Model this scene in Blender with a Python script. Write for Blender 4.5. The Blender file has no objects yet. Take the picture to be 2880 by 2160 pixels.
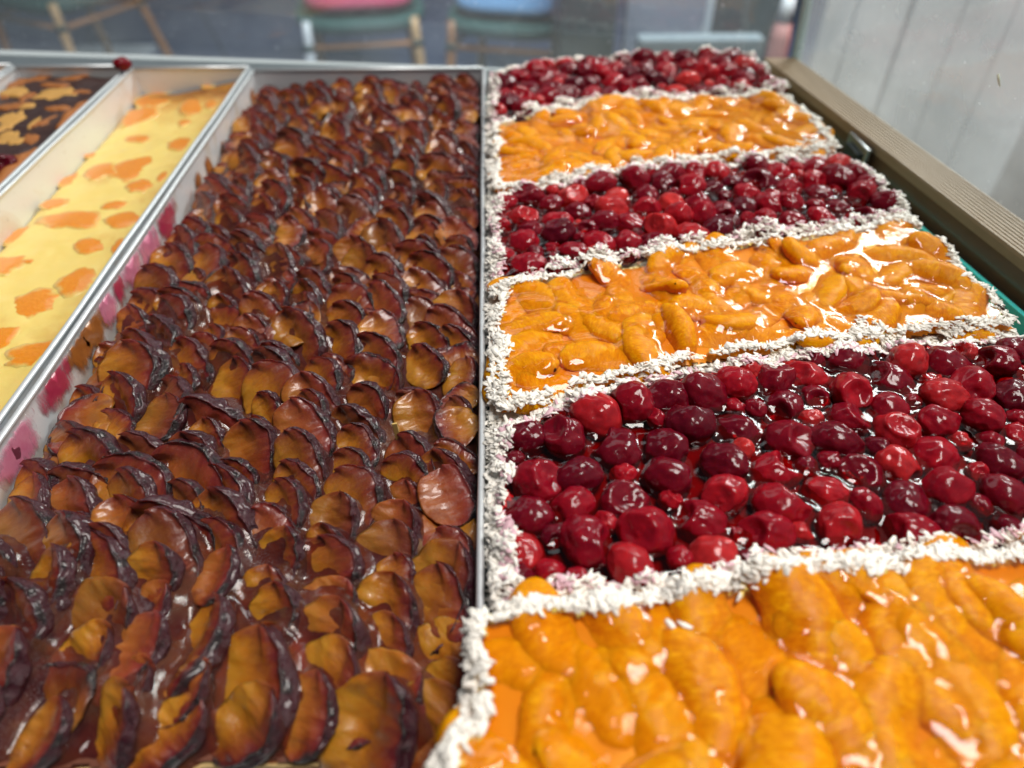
import bpy, math, random
import numpy as np
from mathutils import Matrix, Vector, Euler

R = math.radians
random.seed(7)
rng = np.random.default_rng(11)
scene = bpy.context.scene

# ------------------------------------------------------------------ camera, world, lights, exposure
CAM_H, PITCH, YAW, FPX = 0.216, R(42.5), R(1.58), 2000.0
cam_data = bpy.data.cameras.new('camera')
cam = bpy.data.objects.new('camera', cam_data)
scene.collection.objects.link(cam)
cam.location = (0, 0, CAM_H)
cam.rotation_euler = (math.pi / 2 - PITCH, 0, -YAW)
cam_data.sensor_width = 36.0
cam_data.lens = 36.0 * FPX / 2880.0
cam_data.clip_start = 0.01
cam_data.clip_end = 60.0
cam_data.dof.use_dof = True
cam_data.dof.focus_distance = 0.315
cam_data.dof.aperture_fstop = 5.4
scene.camera = cam

world = bpy.data.worlds.new('World')
scene.world = world
world.use_nodes = True
wbg = world.node_tree.nodes['Background']
wbg.inputs[0].default_value = (0.72, 0.84, 1.0, 1)
wbg.inputs[1].default_value = 0.10


def area_light(name, loc, target, sx, sy, power, color):
    d = bpy.data.lights.new(name, 'AREA')
    d.shape = 'RECTANGLE'
    d.size, d.size_y, d.energy, d.color = sx, sy, power, color
    o = bpy.data.objects.new(name, d)
    scene.collection.objects.link(o)
    o.location = loc
    o.rotation_euler = (Vector(target) - Vector(loc)).to_track_quat('-Z', 'Y').to_euler()
    return o


area_light('daylight_from_street', (1.45, 1.95, 1.22), (0.05, 0.35, 0.0), 0.8, 0.5, 60.0, (1.0, 0.98, 0.95))
area_light('daylight_from_front', (-0.5, 2.6, 1.7), (-0.05, 0.35, 0.0), 2.4, 0.7, 14.0, (0.95, 0.98, 1.0))
area_light('street_fill', (0.4, 1.5, 2.2), (0.3, 3.2, -1.0), 1.6, 0.6, 34.0, (0.74, 0.84, 1.0)).data.spread = R(85)  # added fill lamp that brightens the pavement and chairs
area_light('overhead_fill', (0.55, 0.15, 2.3), (0.0, 0.42, 0.0), 1.2, 0.7, 88.0, (1.0, 0.94, 0.88))  # added overhead lamp, placed to brighten the cakes without mirror glare

vs = scene.view_settings
vs.view_transform = 'Standard'
vs.look = 'None'
vs.exposure = -0.5
vs.gamma = 1.0
vs.use_curve_mapping = False
scene.render.engine = 'CYCLES'
cy = scene.cycles
cy.use_denoising = True
cy.max_bounces = 10
cy.diffuse_bounces = 6
cy.glossy_bounces = 4
cy.transmission_bounces = 4
cy.transparent_max_bounces = 16
cy.caustics_reflective = False
cy.caustics_refractive = False
cy.sample_clamp_indirect = 4.0

FLOOR_Z = CAM_H - 1.2
SHELF_Z = -0.032

# ------------------------------------------------------------------ pixel to direction
_f = np.array([math.sin(YAW) * math.cos(PITCH), math.cos(YAW) * math.cos(PITCH), -math.sin(PITCH)])
_r = np.array([math.cos(YAW), -math.sin(YAW), 0.0])
_u = np.cross(_r, _f)


def ray(px, py):
    return _f + (px - 1440) / FPX * _r - (py - 1080) / FPX * _u


def on_z(px, py, z=0.0):
    d = ray(px, py)
    return np.array([0, 0, CAM_H]) + d * ((z - CAM_H) / d[2])


def on_x(px, py, x):
    d = ray(px, py)
    return np.array([0, 0, CAM_H]) + d * (x / d[0])


def on_y(px, py, y):
    d = ray(px, py)
    return np.array([0, 0, CAM_H]) + d * (y / d[1])


# ------------------------------------------------------------------ noise
def _hash(ix, iy, iz, seed):
    h = (ix * 374761393 + iy * 668265263 + iz * 2147483647 + seed * 1274126177) & 0xFFFFFFFF
    h = ((h ^ (h >> 13)) * 1274126177) & 0xFFFFFFFF
    h = h ^ (h >> 16)
    return (h & 0xFFFFFF) / float(0xFFFFFF) * 2 - 1


def noise(p, seed=0):
    p = np.asarray(p, float)
    i = np.floor(p).astype(np.int64)
    f = p - i
    f = f * f * f * (f * (f * 6 - 15) + 10)
    out = 0
    for dx in (0, 1):
        wx = f[..., 0] if dx else 1 - f[..., 0]
        for dy in (0, 1):
            wy = f[..., 1] if dy else 1 - f[..., 1]
            for dz in (0, 1):
                wz = f[..., 2] if dz else 1 - f[..., 2]
                out = out + wx * wy * wz * _hash(i[..., 0] + dx, i[..., 1] + dy, i[..., 2] + dz, seed)
    return out


def fbm(p, octaves=3, seed=0):
    p = np.asarray(p, float)
    a, s, o = 1.0, 0.0, 0.0
    for k in range(octaves):
        o = o + a * noise(p * 2 ** k, seed + 17 * k)
        s += a
        a *= 0.5
    return o / s


def noise2(x, y, seed=0):
    return noise(np.stack([x, y, np.zeros_like(x) + 0.37], -1), seed)


def sstep(a, b, x):
    t = np.clip((x - a) / (b - a), 0, 1)
    return t * t * (3 - 2 * t)


# ------------------------------------------------------------------ mesh helpers
def new_mesh(name, verts, faces, mats=(), smooth=True, col=None, mat_idx=None):
    me = bpy.data.meshes.new(name)
    verts = np.asarray(verts, np.float32)
    if isinstance(faces, np.ndarray):
        n, k = faces.shape
        me.vertices.add(len(verts))
        me.vertices.foreach_set('co', verts.ravel())
        me.loops.add(n * k)
        me.loops.foreach_set('vertex_index', faces.astype(np.int32).ravel())
        me.polygons.add(n)
        me.polygons.foreach_set('loop_start', np.arange(0, n * k, k, dtype=np.int32))
        me.update(calc_edges=True)
    else:
        me.from_pydata([tuple(v) for v in verts], [], faces)
    for m in (mats if isinstance(mats, (list, tuple)) else [mats]):
        me.materials.append(m)
    if smooth:
        me.polygons.foreach_set('use_smooth', np.ones(len(me.polygons), bool))
    if mat_idx is not None:
        me.polygons.foreach_set('material_index', np.asarray(mat_idx, np.int32))
    if col is not None:
        ca = me.color_attributes.new('col', 'FLOAT_COLOR', 'POINT')
        ca.data.foreach_set('color', np.asarray(col, np.float32).ravel())
    me.update()
    return me


def put(name, me, parent=None, matrix=None):
    """One Blender object; matrix is in world space."""
    o = bpy.data.objects.new(name, me)
    scene.collection.objects.link(o)
    if parent is not None:
        o.parent = parent
        chain = Matrix.Identity(4)
        p = parent
        while p is not None:
            chain = p.matrix_parent_inverse @ p.matrix_basis @ chain if p.parent is None else chain
            if p.parent is not None:
                chain = (p.matrix_parent_inverse @ p.matrix_basis) @ chain
            p = p.parent
        o.matrix_parent_inverse = chain.inverted()
    if matrix is not None:
        o.matrix_basis = matrix
    return o


def thing(name, label, cat, loc=(0, 0, 0), group=None):
    o = bpy.data.objects.new(name, None)
    scene.collection.objects.link(o)
    o.empty_display_size = 0.02
    o.location = loc
    o['label'] = label
    o['category'] = cat
    if group:
        o['group'] = group
    o.matrix_basis = Matrix.Translation(Vector(loc))
    return o


def tag(o, label, cat, group=None):
    o['label'] = label
    o['category'] = cat
    if group:
        o['group'] = group
    return o


def structure(o):
    o['kind'] = 'structure'
    return o


class MB:
    """Collects simple solids into one mesh."""

    def __init__(self):
        self.v, self.f = [], []

    def add(self, v, f):
        b = len(self.v)
        self.v += [tuple(x) for x in v]
        self.f += [tuple(i + b for i in q) for q in f]
        return self

    def box(self, x0, x1, y0, y1, z0, z1):
        v = [(x, y, z) for z in (z0, z1) for y in (y0, y1) for x in (x0, x1)]
        f = [(0, 2, 3, 1), (4, 5, 7, 6), (0, 1, 5, 4), (2, 6, 7, 3), (0, 4, 6, 2), (1, 3, 7, 5)]
        return self.add(v, f)

    def hexa(self, p):
        """8 points: bottom quad then top quad, same order."""
        return self.add(p, [(3, 2, 1, 0), (4, 5, 6, 7), (0, 1, 5, 4), (1, 2, 6, 5), (2, 3, 7, 6), (3, 0, 4, 7)])

    def tube(self, pts, rad, n=10, cap=True):
        pts = [Vector(p) for p in pts]
        rads = rad if isinstance(rad, (list, tuple)) else [rad] * len(pts)
        b = len(self.v)
        up = Vector((0, 0, 1))
        for i, p in enumerate(pts):
            t = (pts[min(i + 1, len(pts) - 1)] - pts[max(i - 1, 0)]).normalized()
            a = t.cross(up)
            if a.length < 1e-4:
                a = t.cross(Vector((1, 0, 0)))
            a.normalize()
            c = a.cross(t)
            for k in range(n):
                w = 2 * math.pi * k / n
                self.v.append(tuple(p + a * (math.cos(w) * rads[i]) + c * (math.sin(w) * rads[i])))
        for i in range(len(pts) - 1):
            for k in range(n):
                k2 = (k + 1) % n
                self.f.append((b + i * n + k, b + i * n + k2, b + (i + 1) * n + k2, b + (i + 1) * n + k))
        if cap:
            self.f.append(tuple(b + k for k in reversed(range(n))))
            e = b + (len(pts) - 1) * n
            self.f.append(tuple(e + k for k in range(n)))
        return self

    def ball(self, c, rx, ry, rz, nu=14, nv=9):
        b = len(self.v)
        for j in range(1, nv):
            t = math.pi * j / nv
            for i in range(nu):
                a = 2 * math.pi * i / nu
                self.v.append((c[0] + rx * math.sin(t) * math.cos(a), c[1] + ry * math.sin(t) * math.sin(a), c[2] + rz * math.cos(t)))
        top = len(self.v)
        self.v += [(c[0], c[1], c[2] + rz), (c[0], c[1], c[2] - rz)]
        for j in range(nv - 2):
            for i in range(nu):
                i2 = (i + 1) % nu
                self.f.append((b + j * nu + i, b + (j + 1) * nu + i, b + (j + 1) * nu + i2, b + j * nu + i2))
        for i in range(nu):
            i2 = (i + 1) % nu
            self.f.append((top, b + i, b + i2))
            self.f.append((top + 1, b + (nv - 2) * nu + i2, b + (nv - 2) * nu + i))
        return self

    def mesh(self, name, mats, smooth=False, bevel=0.0):
        me = new_mesh(name, self.v, self.f, mats, smooth)
        if bevel:
            import bmesh
            bm = bmesh.new()
            bm.from_mesh(me)
            bmesh.ops.bevel(bm, geom=list(bm.edges), offset=bevel, segments=2, affect='EDGES', profile=0.6)
            bm.to_mesh(me)
            bm.free()
        return me

    def build(self, name, mats, parent=None, smooth=False, bevel=0.0):
        return put(name, self.mesh(name, mats, smooth, bevel), parent)


# ------------------------------------------------------------------ materials
class NT:
    def __init__(self, name):
        self.m = bpy.data.materials.new(name)
        self.m.use_nodes = True
        self.t = self.m.node_tree
        self.b = self.t.nodes['Principled BSDF']
        self.out = self.t.nodes['Material Output']

    def n(self, kind, **kw):
        nd = self.t.nodes.new(kind)
        for k, v in kw.items():
            if hasattr(nd, k):
                setattr(nd, k, v)
            else:
                self.set(nd.inputs[k.replace('_', ' ')], v)
        return nd

    def set(self, sock, v):
        if isinstance(v, bpy.types.NodeSocket):
            self.t.links.new(v, sock)
        else:
            if isinstance(v, (tuple, list)) and len(v) == 3 and sock.type == 'RGBA':
                v = (*v, 1)
            sock.default_value = v

    def p(self, **kw):
        for k, v in kw.items():
            self.set(self.b.inputs[k.replace('_', ' ')], v)
        return self

    def coord(self, kind='Object', scale=None):
        c = self.n('ShaderNodeTexCoord').outputs[kind]
        if scale is not None:
            mp = self.n('ShaderNodeMapping')
            self.set(mp.inputs['Vector'], c)
            mp.inputs['Scale'].default_value = scale if isinstance(scale, (tuple, list)) else (scale,) * 3
            c = mp.outputs[0]
        return c

    def noise(self, scale, detail=4, rough=0.55, vec=None, dist=0.0):
        nd = self.n('ShaderNodeTexNoise')
        nd.inputs['Scale'].default_value = scale
        nd.inputs['Detail'].default_value = detail
        nd.inputs['Roughness'].default_value = rough
        nd.inputs['Distortion'].default_value = dist
        if vec is not None:
            self.set(nd.inputs['Vector'], vec)
        return nd.outputs[0]

    def ramp(self, fac, stops):
        nd = self.n('ShaderNodeValToRGB')
        e = nd.color_ramp.elements
        while len(e) < len(stops):
            e.new(0.5)
        for el, (pos, c) in zip(e, stops):
            el.position = pos
            el.color = (*c, 1) if len(c) == 3 else c
        self.set(nd.inputs[0], fac)
        return nd.outputs[0]

    def mix(self, fac, a, b, mode='MIX'):
        nd = self.n('ShaderNodeMix', data_type='RGBA', blend_type=mode)
        self.set(nd.inputs[0], fac)
        self.set(nd.inputs[6], a)
        self.set(nd.inputs[7], b)
        return nd.outputs[2]

    def math(self, op, a, b=0.0, clamp=False):
        nd = self.n('ShaderNodeMath', operation=op, use_clamp=clamp)
        self.set(nd.inputs[0], a)
        self.set(nd.inputs[1], b)
        return nd.outputs[0]

    def rng(self, v, a, b, c=0.0, d=1.0):
        nd = self.n('ShaderNodeMapRange')
        for i, x in enumerate((v, a, b, c, d)):
            self.set(nd.inputs[i], x)
        return nd.outputs[0]

    def bump(self, h, strength=0.5, dist=0.001, normal=None):
        nd = self.n('ShaderNodeBump')
        nd.inputs['Strength'].default_value = strength
        nd.inputs['Distance'].default_value = dist
        self.set(nd.inputs['Height'], h)
        if normal is not None:
            self.set(nd.inputs['Normal'], normal)
        return nd.outputs[0]

    def attr(self):
        a = self.n('ShaderNodeVertexColor', layer_name='col')
        s = self.n('ShaderNodeSeparateColor')
        self.set(s.inputs[0], a.outputs[0])
        return s.outputs

    def rand(self):
        return self.n('ShaderNodeObjectInfo').outputs['Random']


def mat_simple(name, color, rough=0.5, metallic=0.0, var=0.0, scale=40.0, bump=0.0, **kw):
    t = NT(name)
    c = color
    nz = None
    if var or bump:
        nz = t.noise(scale, 5, 0.6, t.coord())
    if var:
        c = t.mix(nz, tuple(x * (1 - var) for x in color), tuple(min(1, x * (1 + var)) for x in color))
    t.p(Base_Color=c, Roughness=rough, Metallic=metallic, **kw)
    if bump:
        t.p(Normal=t.bump(nz, 0.6, bump))
    return t.m


def make_materials():
    M = {}
    # ---- baked plum: flesh, skin and burnt edge told apart by the piece's own vertex data
    t = NT('plum')
    sk, ch, fl = t.attr()[:3]
    co = t.coord()
    rnd = t.rand()
    fib = t.noise(1.0, 4, 0.6, t.coord(scale=(420, 130, 300)), 0.6)
    big = t.noise(110, 3, 0.5, co)
    g = t.math('ADD', t.math('MULTIPLY', fl, 0.75), t.math('MULTIPLY', t.math('SUBTRACT', fib, 0.5), 0.55))
    g = t.math('ADD', g, t.math('MULTIPLY', t.math('SUBTRACT', big, 0.5), 0.5))
    flesh = t.ramp(g, [(0.0, (0.12, 0.009, 0.011)), (0.12, (0.22, 0.035, 0.010)), (0.28, (0.28, 0.074, 0.008)),
                       (0.52, (0.42, 0.145, 0.008)), (0.9, (0.48, 0.22, 0.018))])
    redder = t.mix(t.rng(rnd, 0.62, 1.0), flesh, t.mix(0.65, flesh, (0.24, 0.030, 0.022)))
    darker = t.mix(t.rng(rnd, 0.35, 0.0, 0.0, 0.6), redder, (0.13, 0.035, 0.014))
    skin = t.mix(t.noise(160, 4, 0.6, co), (0.015, 0.003, 0.007), (0.080, 0.008, 0.018))
    stain = t.rng(t.noise(85, 4, 0.65, t.coord(scale=(1.3, 0.7, 1.0))), 0.50, 0.72)
    darker = t.mix(t.math('MULTIPLY', stain, 0.75), darker, (0.12, 0.016, 0.014))
    c = t.mix(sk, darker, skin)
    grain = t.noise(1500, 2, 0.6, co)
    c = t.mix(ch, c, (0.009, 0.007, 0.008))
    sugar = t.math('MULTIPLY', t.rng(grain, 0.60, 0.72), t.math('ADD', t.math('MULTIPLY', ch, 0.55), 0.07))
    c = t.mix(sugar, c, (0.55, 0.52, 0.50))
    ro = t.math('ADD', t.math('MULTIPLY', t.noise(220, 3, 0.6, co), 0.35), 0.16)
    b1 = t.bump(fib, 0.4, 0.0007)
    b2 = t.bump(t.noise(700, 4, 0.65, co), 0.5, 0.0005, b1)
    sb = t.n('ShaderNodeBump')
    t.set(sb.inputs['Strength'], t.math('MULTIPLY', t.math('MAXIMUM', sk, ch), 0.9))
    sb.inputs['Distance'].default_value = 0.0022
    t.set(sb.inputs['Height'], t.noise(330, 5, 0.7, co, 0.5))
    t.set(sb.inputs['Normal'], b2)
    b2 = sb.outputs[0]
    t.p(Base_Color=c, Roughness=ro, Normal=b2, Subsurface_Weight=0.3, Subsurface_Scale=0.004,
        Coat_Weight=0.35, Coat_Roughness=0.06)
    t.set(t.b.inputs['Subsurface Radius'], (1.0, 0.35, 0.1))
    M['plum'] = t.m
    # ---- glaze between the plums
    t = NT('plum_glaze')
    co = t.coord()
    a = t.noise(60, 5, 0.6, co, 0.5)
    c = t.ramp(a, [(0.25, (0.030, 0.006, 0.014)), (0.45, (0.085, 0.022, 0.020)), (0.58, (0.13, 0.045, 0.022)), (0.75, (0.090, 0.012, 0.022))])
    pale = t.rng(t.noise(24, 3, 0.5, co), 0.66, 0.74)
    c = t.mix(t.math('MULTIPLY', pale, 0.8), c, (0.42, 0.26, 0.10))
    pink = t.rng(t.noise(31, 2, 0.5, t.coord(scale=(1, 1.2, 3))), 0.66, 0.78)
    c = t.mix(t.math('MULTIPLY', pink, 0.55), c, (0.33, 0.06, 0.06))
    gr = t.noise(1900, 2, 0.6, co)
    dust = t.rng(t.noise(17, 3, 0.6, co), 0.48, 0.66)
    c = t.mix(t.math('MULTIPLY', t.rng(gr, 0.56, 0.70), t.math('MULTIPLY', dust, 0.45)), c, (0.55, 0.50, 0.47))
    t.p(Base_Color=c, Roughness=t.math('ADD', t.math('MULTIPLY', dust, 0.22), 0.10), Specular_IOR_Level=0.2,
        Normal=t.bump(t.noise(330, 4, 0.6, co, 0.8), 0.5, 0.0007), Coat_Weight=0.0, Coat_Roughness=0.05)
    tr = t.n('ShaderNodeBsdfTransparent', Color=(0.85, 0.50, 0.36, 1))
    mx = t.n('ShaderNodeMixShader')
    t.set(mx.inputs[0], t.rng(t.noise(38, 3, 0.5, co), 0.35, 0.65, 0.30, 0.80))
    t.set(mx.inputs[1], tr.outputs[0])
    t.set(mx.inputs[2], t.b.outputs[0])
    gl = t.n('ShaderNodeBsdfGlossy', Roughness=0.06)
    fr = t.n('ShaderNodeFresnel')
    nn = t.bump(t.noise(260, 3, 0.6, co, 0.6), 0.4, 0.0008)
    t.set(fr.inputs['IOR'], t.rng(t.n('ShaderNodeNewGeometry').outputs['Backfacing'], 0, 1, 1.42, 1 / 1.42))
    t.set(fr.inputs['Normal'], nn)
    t.set(gl.inputs['Normal'], nn)
    mx2 = t.n('ShaderNodeMixShader')
    t.set(mx2.inputs[0], fr.outputs[0])
    t.set(mx2.inputs[1], mx.outputs[0])
    t.set(mx2.inputs[2], gl.outputs[0])
    t.set(t.out.inputs['Surface'], mx2.outputs[0])
    M['plum_glaze'] = t.m
    M['plum_custard'] = mat_simple('plum_custard', (0.15, 0.050, 0.028), 0.4, var=0.6, scale=50, bump=0.001)
    # ---- cherries
    t = NT('cherry')
    co = t.coord()
    rnd = t.rand()
    base = t.ramp(rnd, [(0.0, (0.09, 0.0015, 0.008)), (0.4, (0.20, 0.0025, 0.011)), (0.75, (0.38, 0.005, 0.014)), (1.0, (0.60, 0.035, 0.030))])
    n1 = t.noise(2.0, 4, 0.6, co)
    c = t.mix(t.rng(n1, 0.35, 0.7), t.mix(0.45, base, (0.05, 0.001, 0.008)), base)
    c = t.mix(t.rng(t.noise(9, 3, 0.6, co), 0.60, 0.85, 0, 0.4), c, (0.50, 0.07, 0.08))
    t.p(Base_Color=c, Roughness=t.math('ADD', t.math('MULTIPLY', n1, 0.3), 0.2),
        Normal=t.bump(t.noise(8, 4, 0.6, co), 0.4, 0.00015, t.bump(n1, 0.3, 0.0004)),
        Subsurface_Weight=0.5, Subsurface_Scale=0.005, Specular_IOR_Level=0.05, Coat_Weight=0.5, Coat_Roughness=0.025,
        Coat_Normal=t.bump(t.noise(3.0, 3, 0.5, co, 0.8), 0.35, 0.0005))
    t.set(t.b.inputs['Subsurface Radius'], (1.0, 0.12, 0.1))
    M['cherry'] = t.m

    # ---- clear jelly: light passes through tinted, surface mirrors by Fresnel
    def jelly(name, tint, bump):
        t = NT(name)
        tr = t.n('ShaderNodeBsdfTransparent', Color=(*tint, 1))
        gl = t.n('ShaderNodeBsdfGlossy', Roughness=0.035, Color=(1, 1, 1, 1))
        co = t.coord()
        nrm = t.bump(t.noise(150, 3, 0.5, co, 1.0), bump, 0.0014)
        fr = t.n('ShaderNodeFresnel')
        t.set(fr.inputs['IOR'], t.rng(t.n('ShaderNodeNewGeometry').outputs['Backfacing'], 0, 1, 1.42, 1 / 1.42))
        t.set(fr.inputs['Normal'], nrm)
        t.set(gl.inputs['Normal'], nrm)
        mx = t.n('ShaderNodeMixShader')
        t.set(mx.inputs[0], fr.outputs[0])
        t.set(mx.inputs[1], tr.outputs[0])
        t.set(mx.inputs[2], gl.outputs[0])
        t.set(t.out.inputs['Surface'], mx.outputs[0])
        return t.m
    M['cherry_jelly'] = jelly('cherry_jelly', (0.80, 0.075, 0.10), 0.10)
    M['mandarin_jelly'] = jelly('mandarin_jelly', (1.0, 0.90, 0.46), 0.25)
    t = NT('cherry_filling')
    t.p(Base_Color=t.mix(t.noise(120, 4, 0.6, t.coord()), (0.12, 0.002, 0.010), (0.30, 0.006, 0.018)), Roughness=0.3)
    M['cherry_filling'] = t.m
    t = NT('mandarin_filling')
    t.p(Base_Color=t.mix(t.noise(120, 4, 0.6, t.coord()), (0.66, 0.20, 0.001), (0.74, 0.27, 0.002)), Roughness=0.35)
    M['mandarin_filling'] = t.m
    # ---- mandarin segment: radial juice sacs
    t = NT('mandarin')
    co = t.coord()
    sac = t.noise(1.0, 4, 0.6, t.coord(scale=(20, 5, 13)), 0.7)
    sac2 = t.noise(5, 4, 0.6, co, 0.5)
    rnd = t.rand()
    c = t.ramp(t.math('ADD', t.math('MULTIPLY', sac, 0.6), t.math('MULTIPLY', sac2, 0.4)),
               [(0.32, (0.54, 0.135, 0.0005)), (0.5, (0.70, 0.245, 0.0007)), (0.66, (0.86, 0.42, 0.006))])
    c = t.mix(t.math('MULTIPLY', rnd, 0.45), c, (0.76, 0.33, 0.001))
    t.p(Base_Color=c, Roughness=0.32, Normal=t.bump(sac, 0.6, 0.0006, t.bump(sac2, 0.4, 0.0006)),
        Subsurface_Weight=0.5, Subsurface_Scale=0.007, Specular_IOR_Level=0.08, Coat_Weight=0.10, Coat_Roughness=0.05,
        Coat_Normal=t.bump(t.noise(1.0, 3, 0.6, t.coord(scale=(16, 6, 11)), 0.8), 0.6, 0.0007))
    t.set(t.b.inputs['Subsurface Radius'], (1.0, 0.5, 0.08))
    M['mandarin'] = t.m
    # ---- coconut, cream, sponge
    t = NT('coconut')
    rnd = t.noise(90, 3, 0.6, t.coord())
    cc = t.mix(rnd, (0.93, 0.88, 0.78), (0.96, 0.94, 0.89))
    t.p(Base_Color=cc, Roughness=0.5)
    M['coconut'] = t.m
    M['coconut_stained'] = mat_simple('coconut_stained', (0.72, 0.46, 0.52), 0.5, var=0.3, scale=300)
    M['cream'] = mat_simple('cream', (0.92, 0.87, 0.77), 0.6, var=0.08, scale=160, bump=0.001)
    M['sponge'] = mat_simple('sponge', (0.62, 0.42, 0.16), 0.85, var=0.25, scale=220, bump=0.002)
    M['dough'] = mat_simple('dough', (0.52, 0.36, 0.15), 0.8, var=0.3, scale=90, bump=0.0015)
    # ---- trays
    def metal(name, base, stain, amount):
        t = NT(name)
        co = t.coord()
        scr = t.noise(1.0, 5, 0.7, t.coord(scale=(900, 25, 500)))
        st = t.rng(t.noise(26, 4, 0.6, co, 0.5), 0.62 - amount, 0.66)
        sp = t.rng(t.noise(420, 2, 0.5, co), 0.70, 0.76)
        c = t.mix(t.math('MULTIPLY', st, 0.55), base, stain)
        c = t.mix(t.math('MULTIPLY', sp, 0.5), c, (0.20, 0.15, 0.09))
        t.p(Base_Color=c, Metallic=0.2, Roughness=t.math('ADD', t.math('MULTIPLY', scr, 0.2), 0.30),
            Normal=t.bump(scr, 0.12, 0.0003))
        return t.m
    M['tray'] = metal('tray_metal', (0.74, 0.76, 0.78), (0.58, 0.50, 0.38), 0.06)
    M['tray_used'] = metal('tray_metal_used', (0.78, 0.82, 0.86), (0.66, 0.56, 0.46), 0.08)
    M['rim'] = mat_simple('tray_rim_metal', (0.70, 0.73, 0.75), 0.42, 0.5, var=0.12, scale=200)
    M['dark_gap'] = mat_simple('tray_outside', (0.30, 0.32, 0.32), 0.45, 0.8, var=0.2, scale=60)
    # ---- cheesecake and chocolate cake
    t = NT('cheesecake')
    co = t.coord()
    br = t.attr()[0]
    n1 = t.noise(34, 4, 0.6, co)
    c = t.mix(t.noise(110, 4, 0.6, co), (0.80, 0.58, 0.13), (0.84, 0.66, 0.22))
    c = t.mix(t.rng(t.noise(40, 4, 0.6, t.coord(scale=(1.0, 0.6, 1.0))), 0.56, 0.76, 0, 0.6), c, (0.66, 0.34, 0.06))
    c = t.mix(t.rng(t.math('ADD', br, t.math('MULTIPLY', t.math('SUBTRACT', n1, 0.5), 1.3)), 0.25, 0.95), c, (0.60, 0.29, 0.05))
    c = t.mix(t.rng(t.math('ADD', br, t.math('SUBTRACT', n1, 0.6)), 0.75, 1.1), c, (0.23, 0.075, 0.015))
    t.p(Base_Color=c, Roughness=0.38, Subsurface_Weight=0.2, Subsurface_Scale=0.004,
        Normal=t.bump(t.noise(260, 4, 0.6, co), 0.15, 0.0008), Coat_Weight=0.15)
    M['cheesecake'] = t.m
    t = NT('baked_mandarin')
    co = t.coord()
    e = t.attr()[0]
    n2 = t.noise(150, 4, 0.65, co)
    c = t.mix(t.noise(420, 4, 0.6, co), (0.70, 0.19, 0.002), (0.85, 0.33, 0.010))
    cov = t.rng(t.math('ADD', e, t.math('MULTIPLY', t.math('SUBTRACT', n2, 0.5), 0.9)), 0.0, 0.30)
    t.p(Base_Color=t.mix(cov, (0.76, 0.55, 0.16), c), Roughness=0.35, Subsurface_Weight=0.3, Subsurface_Scale=0.004,
        Normal=t.bump(t.noise(500, 4, 0.6, co), 0.5, 0.0008), Coat_Weight=0.5, Coat_Roughness=0.1)
    M['baked_mandarin'] = t.m
    M['chocolate'] = mat_simple('chocolate', (0.040, 0.013, 0.010), 0.34, var=0.3, scale=60, bump=0.0008)
    M['crust'] = mat_simple('crust', (0.34, 0.115, 0.022), 0.5, var=0.35, scale=120, bump=0.0008)
    M['crust_pale'] = mat_simple('crust_pale', (0.54, 0.29, 0.07), 0.55, var=0.25, scale=150, bump=0.0008)
    M['yellow_cake'] = mat_simple('yellow_cake', (0.62, 0.26, 0.03), 0.5, var=0.3, scale=90, bump=0.001)
    def smear(name, ca, cb, amount):
        t = NT(name)
        co = t.coord()
        e = t.attr()[0]
        nz = t.noise(1.0, 5, 0.65, t.coord(scale=(300, 260, 90)), 0.4)
        t.p(Base_Color=t.mix(t.noise(240, 4, 0.6, co), ca, cb), Roughness=0.3, Coat_Weight=0.3)
        tr = t.n('ShaderNodeBsdfTransparent')
        mx = t.n('ShaderNodeMixShader')
        t.set(mx.inputs[0], t.math('MULTIPLY', t.rng(t.math('ADD', e, t.math('MULTIPLY', t.math('SUBTRACT', nz, 0.5), 1.3)), 0.06, 0.55), amount))
        t.set(mx.inputs[1], tr.outputs[0])
        t.set(mx.inputs[2], t.b.outputs[0])
        t.set(t.out.inputs['Surface'], mx.outputs[0])
        return t.m
    M['juice_red'] = smear('juice_red', (0.30, 0.010, 0.040), (0.55, 0.05, 0.12), 0.95)
    M['juice_pink'] = smear('juice_pink', (0.60, 0.10, 0.22), (0.74, 0.30, 0.42), 0.85)
    M['baked_residue'] = smear('baked_residue', (0.20, 0.045, 0.010), (0.46, 0.17, 0.03), 1.0)
    # ---- case
    t = NT('rail_wood')
    w = t.noise(1.0, 5, 0.6, t.coord(scale=(260, 16, 200)))
    t.p(Base_Color=t.mix(w, (0.40, 0.28, 0.17), (0.58, 0.45, 0.30)), Roughness=0.5, Normal=t.bump(w, 0.2, 0.0005))
    M['rail_wood'] = t.m
    t = NT('rail_face')
    w = t.noise(1.0, 5, 0.6, t.coord(scale=(200, 20, 90)))
    t.p(Base_Color=t.mix(w, (0.16, 0.085, 0.050), (0.27, 0.155, 0.095)), Roughness=0.28, Coat_Weight=0.4)
    M['rail_face'] = t.m
    def glass(name, haze):
        t = NT(name)
        tr = t.n('ShaderNodeBsdfTransparent', Color=(0.93, 0.97, 0.96, 1))
        gl = t.n('ShaderNodeBsdfGlossy', Roughness=0.02)
        fr = t.n('ShaderNodeFresnel')
        t.set(fr.inputs['IOR'], t.rng(t.n('ShaderNodeNewGeometry').outputs['Backfacing'], 0, 1, 1.5, 1 / 1.5))
        mx = t.n('ShaderNodeMixShader')
        t.set(mx.inputs[0], fr.outputs[0]); t.set(mx.inputs[1], tr.outputs[0]); t.set(mx.inputs[2], gl.outputs[0])
        df0 = t.n('ShaderNodeBsdfDiffuse', Color=(0.8, 0.85, 0.88, 1))
        dft = t.n('ShaderNodeBsdfTranslucent', Color=(0.8, 0.85, 0.88, 1))
        df = t.n('ShaderNodeAddShader')
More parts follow.
